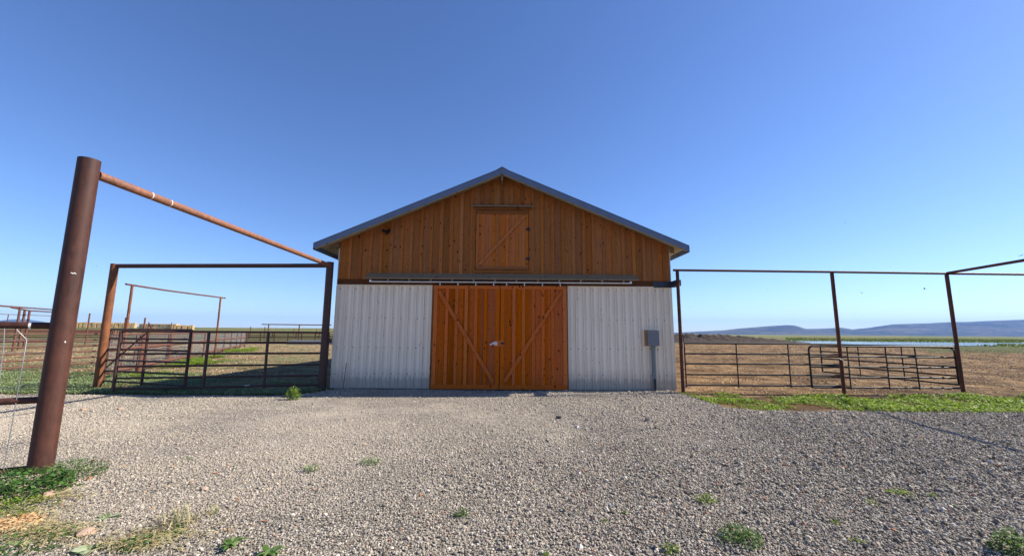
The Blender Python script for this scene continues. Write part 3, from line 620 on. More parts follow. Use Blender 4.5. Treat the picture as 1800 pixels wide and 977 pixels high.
m = MB(); m.box((-.50, YF-.175, 1.25), (-.40, YF-.147, 1.35)); m.prism([(-.62, 1.24), (-.50, 1.29), (-.42, 1.31), (-.42, 1.35), (-.52, 1.34), (-.62, 1.27)], YF-.195, YF-.18); m.build('latch', M['plastic'], dl)
m = MB(); m.box((-.31, YF-.19, 1.28), (-.20, YF-.147, 1.33)); m.build('latch_catch', M['black'], dr)
m = MB(); m.box((-.5, YF-.16, 1.22), (-.2, YF-.1465, 1.39), .9); m.build('latch_board', M['trimd'], dl)
m = MB(); m.box((1.50, YF-.16, -.03), (1.58, YF-.10, .03)); m.tube([(1.54, YF-.19, 0.0), (1.54, YF-.14, 0.0)], .03, seg=10); m.build('floor_guide', M['galv'], barn)
boxes('door_jamb', M['gable'], barn, ((-2.33, YF-.04, 0.0), (-2.302, YF+.02, 2.95)), ((1.592, YF-.04, 0.0), (1.618, YF+.02, 2.95)))
# flood light on the gable
fl = yp(681, 407, YF-.06); m = MB(); m.tube([(fl.x, YF-.06, fl.z), (fl.x, YF-.03, fl.z)], .05, seg=12)
m.tube([(fl.x, YF-.06, fl.z), (fl.x-.05, YF-.14, fl.z-.02), (fl.x-.10, YF-.2, fl.z+.0)], [.014, .03, .05], seg=10); m.tube([(fl.x, YF-.06, fl.z), (fl.x+.05, YF-.14, fl.z-.01), (fl.x+.09, YF-.19, fl.z+.02)], [.014, .03, .045], seg=10); m.tube([(fl.x, YF-.06, fl.z-.03), (fl.x, YF-.12, fl.z-.1)], [.02, .032], seg=10)
m.build('flood_light', M['black'], barn)

# electric meter cabinet on its post
e = gp(1150, 688); e = Vector((4.03, 11.50, 0)); eb = empty('electric_cabinet', e, 'small grey electric cabinet on a grey post before the white siding', 'electric cabinet')
m = MB(); m.prism([(e.x-.045, -.05), (e.x+.045, -.05), (e.x+.045, 1.33), (e.x-.045, 1.33)], e.y-.045, e.y+.045); m.build('post', M['cabinet'], eb, .006)
for k, (z0, z1) in enumerate(((.02, .35),)):
    m = MB(); m.box((e.x-.03, e.y-.055, z0), (e.x+.03, e.y-.046, z1)); m.build('conduit', M['black'], eb)
m = MB(); m.box((e.x-.215, e.y+.05, 1.255), (e.x+.165, e.y+.075, 1.715)); m.build('backing_board', M['ply'], eb)
m = MB(); m.box((e.x-.25, e.y+.078, 1.22), (e.x+.20, e.y+.09, 1.755)); m.build('siding_frame', M['siding'], eb)
m = MB(); m.box((e.x-.155, e.y-.075, 1.275), (e.x+.155, e.y+.048, 1.69)); cb = m.build('cabinet', M['cabinet'], eb, .008)
m = MB(); m.box((e.x-.162, e.y-.085, 1.268), (e.x+.162, e.y-.077, 1.697)); m.build('door', M['cabinet'], eb, .003)
# thin rod against the left siding
a, b = yp(604, 683, YF-.10), yp(608.5, 638, YF-.055); tag(T([(a.x, YF-.14, 0), (b.x, YF-.04, b.z)], .008, seg=8).build('metal_rod', M['black']), 'thin dark rod leaning on the left white siding', 'rod')

# ================================================================== PIPE FRAMES
def post_obj(x, y, h, r, mt, par, z0=-.25, open_top=False, cap=True):
    m = MB(); m.tube([(x, y, z0), (x, y, h)], r, seg=28, caps=not open_top)
    if open_top:
        m.tube([(x, y, h-.35), (x, y, h)], r-.008, seg=28, caps=False)
        q = [2*PI*k/28 for k in range(28)]
        m.add([(x+r*math.cos(a), y+r*math.sin(a), h) for a in q]+[(x+(r-.008)*math.cos(a), y+(r-.008)*math.sin(a), h) for a in q], [(k, (k+1)%28, 28+(k+1)%28, 28+k) for k in range(28)])
    return m.build('post', mt, par)
BP = Vector((-5.33, 4.77, 0)); P2 = Vector((-11.52, 11.4, 0)); P3 = Vector((-5.29, 11.42, 0))
gf = empty('pipe_gateway', BP, 'rusty pipe gateway of thick posts joined by overhead pipes beside the barn', 'pipe frame')
o = post_obj(BP.x, BP.y, 3.72, .107, M['rust_big'], gf, open_top=True); o['label'] = 'thick dark brown post nearest the camera'
o = post_obj(P2.x, P2.y, 3.50, .095, M['rust_orange'], gf, open_top=True); o['label'] = 'orange rusted corner post'
post_obj(P3.x, P3.y, 3.60, .10, M['rust_gate'], gf)
ba = yp(176, 309, BP.y+.09); 
m = MB(); A = Vector((BP.x+.02, BP.y+.10, 3.56)); B = Vector((P3.x-.0, P3.y-.05, 3.50)); m.tube([A, B], .056, seg=20)
bm_ = m.build('overhead_beam', M['rust_beam'], gf)
for f_ in (.115, .165):
    c = A.lerp(B, f_); d = (B-A).normalized(); m = MB(); m.tube([c-d*.006, c+d*.006], .0575, seg=20, caps=False); m.build('paint_ring', M['white'], bm_)
m = MB(); m.tube([(P2.x+.06, P2.y, 3.44), (P3.x, P3.y, 3.50)], .062, seg=20); m.build('overhead_beam', M['rust_gate'], gf)
for c, s in (((BP.x+.045, BP.y-.0, 0), 1),): pass
def smear(x, y, r, az, z, w_, h_, par):         # chalk scratch hugging a round post
    m = MB(); n = 6; vv = []
    for i in range(n+1):
        a = az+(i/n-.5)*w_/r; zz = z+h_*math.sin(i*1.9)*.5
        vv += [(x+(r+.0015)*math.cos(a), y+(r+.0015)*math.sin(a), zz-h_*.35), (x+(r+.0015)*math.cos(a), y+(r+.0015)*math.sin(a), zz+h_*.35)]
    m.add(vv, [(2*i, 2*i+2, 2*i+3, 2*i+1) for i in range(n)]); return m.build('chalk_mark', M['white'], par)
azc = math.atan2(-BP.y, -BP.x)
smear(BP.x, BP.y, .107, azc+.15, 2.27, .045, .012, o.parent.children[0]); smear(BP.x, BP.y, .107, azc+.35, 1.46, .012, .018, o.parent.children[0])

# near left fence: rails running out of frame with a wire panel
L0 = Vector((BP.x-.09, BP.y-.02, 0)); ldv = Vector((-1, -.62, 0)).normalized()
nf = empty('pipe_fence', L0+ldv*2, 'brown pipe rails with a bent wire panel at the left edge', 'fence')
for z, r in ((1.645, .040), (.80, .038), (.045, .040)):
    m = T([L0+Vector((0,0,z))-ldv*.04, L0+ldv*3.2+Vector((0,0,z+.02))], r, seg=18); ro = m.build('rail', M['rust_beam'] if z > 2 else M['rust_big'], nf)
    if z > 1.6:
        for f_, ww in ((.17, .02), (.62, .02)):
            c = L0+ldv*f_+Vector((0,0,z)); m = MB(); m.tube([c, c+ldv*ww+Vector((0,0,.0))], r+.0015, seg=18, caps=False); m.build('paint_ring', M['white'], ro)
post_obj((L0+ldv*3.2).x, (L0+ldv*3.2).y, 1.75, .07, M['rust_big'], nf)
nrm = ldv.cross(Vector((0, 0, 1)))
def onf(px, py, off=-.03): d = ray(px, py); O = Vector((0, 0, CH)); P0 = L0+nrm*(off if nrm.y > 0 else -off); return O+d*((P0-O).dot(nrm)/d.dot(nrm))
m = MB()
for pl in (((8,577),(6,612),(-6,705),(-14,800)), ((29,579),(47,597),(38,650),(24,730),(4,838)), ((-30,576),(-34,640),(-60,800))): m.tube([onf(*q) for q in pl], .0045, seg=6)
for pl in (((88,596),(47,597),(-60,600)), ((80,621),(42,620),(-60,617)), ((72,672),(30,680),(-60,688)), ((60,725),(24,730),(-60,745)), ((40,778),(16,782),(-60,805))): m.tube([onf(*q) for q in pl], .0032, seg=6)
m.build('wire_panel', M['wire'], nf)

# gates ------------------------------------------------------------
def gate(name, A, B, zs, ups, r, mt, label, cat='gate', grp=None, zt=None, upr=None, round_=0, tilt=0.0):
    """A,B ground points of both ends; zs rail heights at A (list); tilt raises the B end"""
    g = empty(name, A, label, cat, grp); d = (B-A); L = d.length; d = d.normalized()
    P = lambda s, z: Vector((A.x+d.x*s, A.y+d.y*s, z+tilt*s/L))
    zb, zt_ = zs[-1], zs[0]
    if round_:
        k = round_; pts = [P(0, zb)]
        for i in range(7): a = PI-i*PI/12; pts.append(P(k+k*math.cos(a), zt_-k+k*math.sin(a)))
        for i in range(7): a = PI/2-i*PI/12; pts.append(P(L-k+k*math.cos(a), zt_-k+k*math.sin(a)))
        pts.append(P(L, zb)); pts = [pts[0]]+pts[1:]
        m = MB(); m.tube(pts, r, seg=10); m.build('gate_frame', mt, g); inner = zs[1:]
    else:
        for s in (0, L):
            m = MB(); m.tube([P(s, zb-.06), P(s, zt_+.01)], (upr or r)*1.1, seg=12); m.build('upright', mt, g)
        inner = zs
    for z in inner:
        m = MB(); m.tube([P(0, z), P(L, z)], r*.95, seg=10); m.build('rail', mt, g)
    for u in ups:
        m = MB()
        if upr: m.tube([P(u*L, zb-.05), P(u*L, zt_)], upr, seg=10)
        else:
            c0, c1 = P(u*L, zb), P(u*L, zt_); q = Vector((-d.y, d.x, 0))*(-r-.004); e_ = d*.022
            m.add([c0-e_+q, c0+e_+q, c1+e_+q, c1-e_+q, c0-e_+q*1.5, c0+e_+q*1.5, c1+e_+q*1.5, c1-e_+q*1.5], [(0,1,2,3),(7,6,5,4),(0,4,5,1),(1,5,6,2),(2,6,7,3),(3,7,4,0)])
        m.build('upright', mt, g)
    return g, P, L
# wide rust gate
zb = .13; A = gp(199, 683.2, zb); B = gp(571, 675.8, zb); A.z = B.z = 0
kA = A.y/700
zsA = [CH-(683.2-579.9-(683.2-y_))*kA for y_ in (581.7, 602.2, 622.3, 644.3, 665.0, 683.2)]
sc_ = (zb-CH)/(zsA[-1]-CH); zsA = [CH+(z-CH)*sc_ for z in zsA]
g, P, L = gate('pipe_gate', A, B, zsA, [.40, .69], .030, M['rust_gate'], 'wide closed six rail rust brown gate between orange post and barn', upr=.036, grp='rusty gates left of the barn')
for s in (.12, .33, .52, .71, .83):
    pass
m = MB(); a, b = yp(186.5, 646, A.y-.06), yp(264, 579.5, A.y-.04); m.tube([a, b, b+Vector((.03, 0, .05)), b+Vector((-.02, 0, .11)), b+Vector((-.05, 0, .16))], .018, seg=10); m.build('latch_bar', M['rust_red'], g)
m = MB(); m.box((P(L*.985, 0).x, P(L, 0).y-.05, 1.28), (P(L, 0).x+.10, P(L, 0).y+.04, 1.40)); m.build('hinge', M['rust_gate'], g)
m = MB(); c = P(L*.605, 0); m.tube([P(L*.60, zb+.02)-Vector((0,.034,0)), P(L*.625, zb+.03)-Vector((0,.034,0))], .008, seg=6); m.build('paint_mark', M['white'], g)
# second gate hung on the orange post
A = gp(181, 669.8, zb); B = gp(325, 677.8, zb); A.z = B.z = 0
g, P, L = gate('pipe_gate', A, B, [1.62, 1.36, 1.05, .74, .43, .14], [.49], .029, M['rust_gate'], 'narrow rust brown gate leaning back behind the wide gate', upr=.034, grp='rusty gates left of the barn')
for z in (1.5, .3):
    m = MB(); m.tube([(P2.x+.05, P2.y, z-.05), P(0, z)], .025, seg=8); m.build('hinge', M['rust_gate'], g)

# mesh fence receding
pts = [gp(*q) for q in ((172,672),(242,655),(293.5,650),(356,627.5),(377.6,617.5),(391.8,615.8),(403.7,613.8),(414.5,612),(422,610.4),(429,609))]
# straighten onto one line
p0, p1 = gp(186, 667), gp(430, 609); dirn = (p1-p0); Lf = dirn.length; dirn.normalize()
mf = empty('mesh_fence', p0, 'rusty pipe fence with grey wire mesh receding behind the left gates', 'fence')
def online(px): # parameter along the line for a pixel column
    lo, hi = -.05, 1.1
    for _ in range(40):
        mid = (lo+hi)/2; q = p0+dirn*Lf*mid; v = CM.transposed() @ (q-Vector((0,0,CH))); X = 900-FPX*v.x/v.z
        if X < px: lo = mid
        else: hi = mid
    return p0+dirn*Lf*lo
for i, px in enumerate((243, 294, 333, 356.5, 378, 392, 404, 414.5, 422, 429.5)):
    q = online(px); m = T([(q.x, q.y, -.2), (q.x, q.y, 1.5)], .10 if i < 2 else .06, seg=14); m.build('post', M['rust_far'], mf)
up_ = Vector((0, 0, 1))
for z, r in ((1.46, .035), (.95, .06), (.22, .06)):
    m = T([p0+up_*z, p1+up_*z], r, seg=10); m.build('rail', M['rust_far'], mf)
m = MB(); s = 0
while s < Lf:
    q = p0+dirn*s; m.tube([q+up_*.2, q+up_*1.46], .006+.0004*s, seg=4, caps=False); s += .16+.012*s
for k in range(11):
    z = .26+k*.115; m.tube([p0+up_*z, p1+up_*z], [.006, .014], seg=4, caps=False)
m.build('wire_mesh', M['wire'], mf)

# goal-like frame behind
ga = gp(213, 644); gb_top = yp(390, 523, 0+ga.y); 
zt = yp(234, 502, ga.y).z; dB = ray(388, 523.5); tB = (zt-CH)/dB.z; gb = Vector((0,0,CH))+dB*tB
fr = empty('pipe_gantry', (ga.x, ga.y, 0), 'tall thin rusty goal shaped frame beyond the left gates', 'pipe frame')
T([(ga.x, ga.y, -.2), (ga.x, ga.y, zt)], .055, seg=12).build('post', M['rust_orange'], fr)
T([(gb.x, gb.y, -.2), (gb.x, gb.y, zt)], .05, seg=12).build('post', M['rust_orange'], fr)
e1 = Vector((ga.x, ga.y, zt+.03)); e2 = Vector((gb.x, gb.y, zt+.03)); dd = (e2-e1).normalized(); T([e1-dd*.35, e1.lerp(e2, .3)+Vector((0,0,-.03)), e1.lerp(e2, .7)+Vector((0,0,-.02)), e2+dd*.45], .042, seg=12).build('overhead_beam', M['rust_far'], fr)

# far thin frames
def frame(pxs, z, Ys, r, label, grp='thin pipe frames over the far left pens', ends=(0, 0), name='pipe_gantry', mt='rust_far'):
    tops = [yp(px, py, Y) for (px, py), Y in zip(pxs, Ys)]
    g = empty(name, (tops[0].x, tops[0].y, float(ground_z(np.array(tops[0].x), np.array(tops[0].y)))), label, 'pipe frame', grp)
    bm = MB(); bm.tube([tops[0]+(tops[0]-tops[1]).normalized()*ends[0]]+tops+[tops[-1]+(tops[-1]-tops[-2]).normalized()*ends[1]], r*.8, seg=8); bm.build('overhead_beam', M[mt], g)
    for t in tops: T([(t.x, t.y, -.1), tuple(t)], r, seg=8).build('post', M[mt], g)
frame([(35.7,540),(98,544.5)], 0, [30, 38], .07, 'tall pipe frame just left of the big near post', ends=(6, 0))
frame([(44,544.5),(52.4,546),(100,548.6)], 0, [33, 35.5, 45], .08, 'pipe frame with paired posts left of the big near post', ends=(8, 0))
frame([(15,552.4),(96,555.2)], 0, [52, 56], .05, 'lowest thin frame behind the paired posts at far left', ends=(6, 0))
frame([(116,551.5),(158,550.6),(190,549.2)], 0, [46, 44, 41], .07, 'dark pipe frame between the big near post and orange post', ends=(0, 0))
frame([(221.5,558),(255.5,558.3)], 0, [51, 50], .09, 'narrow reddish frame with two posts left of the dark haystack')
frame([(262,565.2),(302,567)], 0, [78, 82], .07, 'thin frame standing over the dark haystack')
frame([(306,569.6),(338,571)], 0, [100, 106], .08, 'thin frame standing over the pale low haystack')
frame([(440.8,574),(466,574)], 0, [90, 90], .09, 'small faint frame left of the long far frame', ends=(0, .6))
frame([(472.5,570),(526.5,570.6),(569.5,571)], 0, [60, 57, 58], .085, 'long three post frame over the far pens left of the barn', ends=(1.6, 1))
frame([(517,577),(556.5,577.3)], 0, [120, 122], .09, 'lowest faint frame under the long far frame')

# far corral fences
def corral(A, B, zs, step, r, label, mt='rust_far', pr=None, ph=None, grp='pipe fences of the far left pens'):
    g = empty('pipe_fence', A, label, 'fence', grp); d = B-A; L = d.length; d = d.normalized(); n = max(1, round(L/step))
    gzz = lambda q: float(ground_z(np.array(q.x), np.array(q.y)))
    for z in zs:
        m = MB(); m.tube([Vector((q.x, q.y, gzz(q)+z)) for q in (A, A.lerp(B, .5), B)], r, seg=8); m.build('rail', M[mt], g)
    for i in range(n+1):
        q = A+d*L*i/n; z0 = gzz(q); T([(q.x, q.y, z0-.15), (q.x, q.y, z0+(ph or zs[0]+.06))], pr or r*1.5, seg=8).build('post', M[mt], g)
    return g
a = Vector((-18.75, 13.6, 0)); b = Vector((-18.3, 23, 0))
corral(a, b, [1.45, 1.2, .95, .7, .45, .2], 3.4, .032, 'orange brown six rail fence seen left and right of the big near post', 'rust_far', .05)
corral(gp(-260, 607), gp(196, 604.5), [1.45, 1.15, .85, .55, .3], 4.5, .05, 'dark rail fence across the back of the left dirt lot')
corral(gp(-300, 597), gp(200, 596), [1.5, 1.15, .8, .4], 7, .08, 'second dark rail fence behind the first across the left lot')
corral(gp(-300, 591), gp(230, 590.5), [1.5, .9, .4], 11, .10, 'farthest dark rail fence below the pale haystack')
corral(gp(432, 602.5), gp(600, 603), [1.30, 1.08, .86, .64, .42, .22], 1.75, .04, 'long reddish rail fence across the far lot left of the barn', 'rust_red', .06)
corral(gp(436, 595), gp(600, 595.5), [1.5, 1.1, .7, .3], 5, .07, 'dull rail fence standing behind the long reddish fence')
corral(gp(205, 597.5), gp(425, 595.5), [1.5, 1.1, .7, .3], 6, .07, 'rail fence seen behind the wire mesh of the left pens')
q = gp(540, 603.5); m = MB(); a = gp(508, 604.5); b = gp(600, 604.8); fb = empty('feed_bunk', a, 'low pale concrete feed bunk at the foot of the far fence', 'feed bunk')
dd = (b-a); 
for off, h in ((0, .34), (.7, .5)):
    m = MB(); m.box((a.x, a.y+off-.6, 0), (b.x, a.y+off-.5, h)); m.build('side_wall', M['concrete'], fb)
m = MB(); m.box((a.x, a.y-.5, .0), (b.x, a.y+.1, .12)); m.build('trough_floor', M['concrete'], fb)

# hay stacks ------------------------------------------------------
bale = None
def hay(px0, px1, ypx_top, Y, rows, wid, hgt, label, grp, ang=0):
    global bale
    a = yp(px0, 575, Y).x; b = yp(px1, 575, Y).x; n = max(1, int(round((b-a)*1.0/wid)))
    topz = yp((px0+px1)/2, ypx_top, Y).z
    for r_ in range(rows):
        for i in range(n):
            if bale is None:
                m = MB(); k = .06; m.box((-.5, -1.2, -.5), (.5, 1.2, .5)); bale = m.build('hay_bale', M['hay']); bale.data.materials[0] = M['hay']
                bv = bale.modifiers.new('bevel', 'BEVEL'); bv.width = .05; bv.segments = 2; o = bale
            else: o = bale.copy(); COL.objects.link(o)
            o.scale = (wid*.93, 1, hgt*.96); t_ = wid*(i+.5)/math.cos(math.radians(ang)); o.location = (a+t_*math.cos(math.radians(ang)), Y+t_*math.sin(math.radians(ang))+random.uniform(-.1, .1), topz-hgt*(r_+.5))
            o.rotation_euler = (0, 0, math.radians(ang)+random.uniform(-.03, .03)); tag(o, label, 'hay bale', grp)
hay(132, 207, 566.3, 170, 2, 1.30, 1.15, 'square straw bale in the pale stack behind the orange post', 'bales in the pale stack behind the orange post', 24)
hay(247, 301, 569.0, 150, 2, 1.05, 1.2, 'square bale in the tight brown stack right of the orange post', 'bales in the brown stack', 14)
hay(302, 333, 571.3, 148, 2, 1.5, .85, 'square pale bale in the low stack at the right end of the brown stack', 'bales in the low pale stack', 24)

# ================================================================== RIGHT FRAME + GATES
R1 = Vector((4.90, 11.1, 0)); R1 = Vector((4.66+.0, 11.1, 0)); R2 = Vector((9.02, 11.1, 0)); R3 = Vector((12.42, 11.25, 0))
rf = empty('pipe_gantry', R1, 'dark red pipe frame of three posts and overhead pipes right of the barn', 'pipe frame')
for q, h in ((R1, 3.36), (R2, 3.33), (R3, 3.33)):
    m = MB(); m.tube([(q.x, q.y, -.25), (q.x, q.y, h)], .046, seg=16); m.build('post', M['rust_red'], rf)
T([(R1.x-.11, R1.y, 3.385), (R2.x, R2.y, 3.365), (R3.x, R3.y, 3.365), (22, 11.5, 3.36)], .033, seg=14).build('overhead_beam', M['rust_red'], rf)
BE = Vector((11.2, 5.6, 3.345)); T([(R3.x, R3.y-.03, 3.375), BE], .036, seg=14).build('overhead_beam', M['rust_red'], rf)
q5 = BE+(BE-Vector((R3.x, R3.y, 3.37)))*.0; T([(BE.x, BE.y, -.2), (BE.x, BE.y, 3.35)], .046, seg=14).build('post', M['rust_red'], rf)
T([(17.3, 11.4, -.2), (17.3, 11.4, 3.35)], .046, seg=14).build('post', M['rust_red'], rf)
m = MB(); zc = 3.03; m.prism([(4.14, zc-.06), (4.17, zc-.085), (4.67, zc-.085), (4.67, zc+.085), (4.17, zc+.085), (4.14, zc+.06)], YF-.052, YF-.04); m.prism([(4.64, zc-.085), (4.76, zc-.085), (4.76, zc+.085), (4.64, zc+.085)], 11.12, YF-.053)
m.build('tie_plate', M['bracket'], rf)
zs = [1.345, 1.06, .785, .49, .20]
A = gp(1206.5, 676.5, .2); A.z = 0; B = Vector((gp(1474, 677, .2).x, A.y, 0))
g, P, L = gate('panel_gate', A, B, zs, [.333, .666], .025, M['panel_dark'], 'dark five rail gate closest to the barn on the right', grp='dark gates in the right frame', upr=.017)
for z in (1.3, .2): m = MB(); m.tube([P(0, z), (R1.x+.04, R1.y, z-.05)], .016, seg=8); m.build('hinge', M['rust_red'], g)
m = T([(R1.x+.05, R1.y-.02, 1.6), (R1.x+.07, R1.y-.04, 1.45), (R1.x+.09, R1.y-.03, 1.25)], .012, seg=6); m.build('chain', M['rust_red'], g)
A = gp(1427.5, 680.8, .16); A.z = 0; B = Vector((R3.x+.12, A.y+.05, 0))
g, P, L = gate('panel_gate', A, B, [1.29, 1.0, .72, .44, .16], [.26, .52, .72], .025, M['panel_dark'], 'dark gate with rounded corner across the farthest right posts', grp='dark gates in the right frame', upr=.017, round_=.12)
ch = T([(R2.x-.12, R2.y-.08, .98), (R2.x-.02, R2.y-.10, .93), (R2.x+.06, R2.y-.09, .86), (R2.x+.12, R2.y-.06, .85)], .006, seg=6); ch.build('chain', M['wire'], g)
A = Vector((R3.x+.02, R3.y+.10, 0)); B = Vector((11.55, 15.1, 0))
g, P, L = gate('panel_gate', A, B, [1.27, 1.0, .74, .5, .26], [.33, .66], .025, M['panel_dark'], 'dark gate swung open behind the rounded one on the right', grp='dark gates in the right frame', upr=.017, round_=.12)

# ================================================================== BIRDS
def bird(px, py, Y, span, yaw, flap, label):
    c = yp(px, py, Y); g = MB(); s = span
    g.tube([(-.30*s, 0, 0), (-.16*s, 0, 0), (0, 0, 0), (.14*s, 0, .01*s), (.2*s, 0, .01*s)], [.012*s, .04*s, .055*s, .04*s, .008*s], seg=8)
    for sd in (-1, 1):
        u = math.radians(flap); z1 = .22*s*math.sin(u); y1 = .22*s*math.cos(u); z2 = z1+.3*s*math.sin(u*.3); y2 = y1+.3*s*math.cos(u*.3)
        vv = [(.08*s, 0, .01*s), (.11*s, sd*y1, z1), (-.06*s, sd*y2, z2), (-.06*s, sd*y1, z1), (-.10*s, 0, .01*s)]
        vv2 = [(a_, b_, c_+.012*s) for a_, b_, c_ in vv]
        g.add(vv+vv2, [(0,1,3,4), (1,2,3), (9,8,6,5), (8,7,6), (0,5,6,1), (1,6,7,2), (2,7,8,3), (3,8,9,4)])
    g.add([(-.26*s, 0, 0), (-.44*s, .07*s, 0), (-.36*s, 0, 0), (-.44*s, -.07*s, 0), (-.26*s, 0, .01*s), (-.44*s, .07*s, .01*s), (-.36*s, 0, .01*s), (-.44*s, -.07*s, .01*s)], [(0,1,2), (0,2,3), (4,6,5), (4,7,6), (0,4,5,1), (1,5,6,2), (2,6,7,3), (3,7,4,0)])
    o = g.build('flying_bird', M['bird']); o.location = c; o.rotation_euler = (random.uniform(-.5, .5), random.uniform(-.2, .2), yaw); tag(o, label, 'bird', 'small dark birds flying over the pens')
for i, (px, py, sz, yw, fp, lb) in enumerate([(1485, 391, 10, .3, 25, 'largest dark bird high above the right frame'), (1360, 454.5, 6, 1.0, 50, 'bird just above the right overhead pipe near the barn'), (1514.5, 515.5, 8, .8, 60, 'bird low between the middle and farthest right posts'),
    (1625, 508, 8, 2.2, 70, 'bird just left of the farthest right post'), (1274.5, 545.5, 4.5, .5, 30, 'bird above the soil mound'), (1213, 540, 3.5, 2.8, 30, 'tiny bird beside the barn corner above the mound'), (1268, 540.5, 3, 0, 20, 'tiny bird upper left of the one over the mound'),
    (1349, 510, 3.5, 1.4, 20, 'tiny faint bird in the sky inside the right frame'), (1795, 449, 8, 0, 15, 'bird at the right edge above the sloping pipe'), (1760, 507.5, 3.5, 1, 20, 'tiny bird right of the farthest right post'), (170, 467.5, 4, 1, 30, 'tiny bird between the big near post and orange post'), (1243, 305, 3, 1, 20, 'tiny lone bird high right of the barn ridge')]):
    bird(px, py, 24, sz*24/700*1.0, yw, fp, lb)

# ================================================================== WEEDS, STONES, STRAW
def weed(px, py, w_px, h_px, n, m, label, size=.05, up=.7, aspect=.35, stems=5, cat='weed', grp='weeds in the gravel'):
    g = gp(px, py); sc1 = g.y/700; R_ = w_px*sc1/2; H_ = h_px*sc1
    z0 = float(gz(np.array(g.x), np.array(g.y)))
    e_ = empty('weed_plant', (g.x, g.y, z0), label, cat, grp)
    ph = RNG.uniform(0, 2*PI, n); rr = R_*np.sqrt(RNG.random(n)); x = g.x+rr*np.cos(ph); y = g.y+rr*np.sin(ph)*.8
    z = z0+H_*RNG.random(n)*(1-.55*(rr/R_)**2)
    v, f = leaf_quads(x, y, z, size*RNG.uniform(.6, 1.3, n), up, aspect); leaf_obj('leaves', [(v, f, RNG.random(n))], M[m], e_)
    s = MB()
    for k in range(stems):
        a = random.uniform(0, 2*PI); q = random.uniform(.2, .8)*R_; s.tube([(g.x, g.y, z0-.02), (g.x+q*math.cos(a)*.5, g.y+q*math.sin(a)*.5, z0+H_*.5), (g.x+q*math.cos(a), g.y+q*math.sin(a), z0+H_*.9)], [.003, .0025, .0015], seg=5)
    s.build('stem', M['stem'], e_)
def rosette(px, py, n, L, m, label, up0=.9, wide=.3):
    g = gp(px, py); z0 = float(gz(np.array(g.x), np.array(g.y)))+.005; e_ = empty('weed_plant', (g.x, g.y, z0), label, 'weed', 'weeds in the gravel'); b = MB()
    for k in range(n):
        a = 2*PI*k/n+random.uniform(-.3, .3); u = up0*random.uniform(.6, 1.15); l_ = L*random.uniform(.65, 1.1); w_ = l_*wide*.5; d = Vector((math.cos(a), math.sin(a), 0)); sd = Vector((-d.y, d.x, 0)); rn = random.random()
        pts_ = [Vector((g.x, g.y, z0))]; 
        for q, t_ in ((.35, u), (.7, u*.75), (1, u*.35)): pts_.append(Vector((g.x, g.y, z0))+d*l_*q*math.cos(t_)+Vector((0, 0, l_*q*math.sin(t_)*(1 if q < .9 else .92))))
        ws = [w_*.25, w_, w_*.8, .0005]; fold = Vector((0, 0, -.18))
        for i in range(3):
            p, q = pts_[i], pts_[i+1]
            for sg in (1, -1):
                o1 = (sd*sg+fold)*ws[i]; o2 = (sd*sg+fold)*ws[i+1]
                b.add([p, q, q+o2, p+o1], [(0, 1, 2, 3) if sg > 0 else (3, 2, 1, 0)], min(1, rn+(.06 if sg > 0 else 0)), True)
    b.build('leaves', M[m], e_)
rosette(405, 964, 13, .12, 'leaf_mid', 'weed with upright pointed leaves at the bottom left', 1.0, .34)
rosette(474, 978, 14, .12, 'leaf_mid', 'pointed leaf weed cut by the bottom edge left of centre', .9, .34)
rosette(186, 911, 6, .11, 'leaf_dusty', 'flat dark leaf sprig right of the straw patch', .25, .36)
rosette(155, 968, 10, .11, 'leaf_dusty', 'broad pale leaved weed beside the pinkish stone', .4, .7)
rosette(300, 940, 7, .15, 'leaf_mid', 'dark leaf weed at the foot of the dry grass', .35, .35)
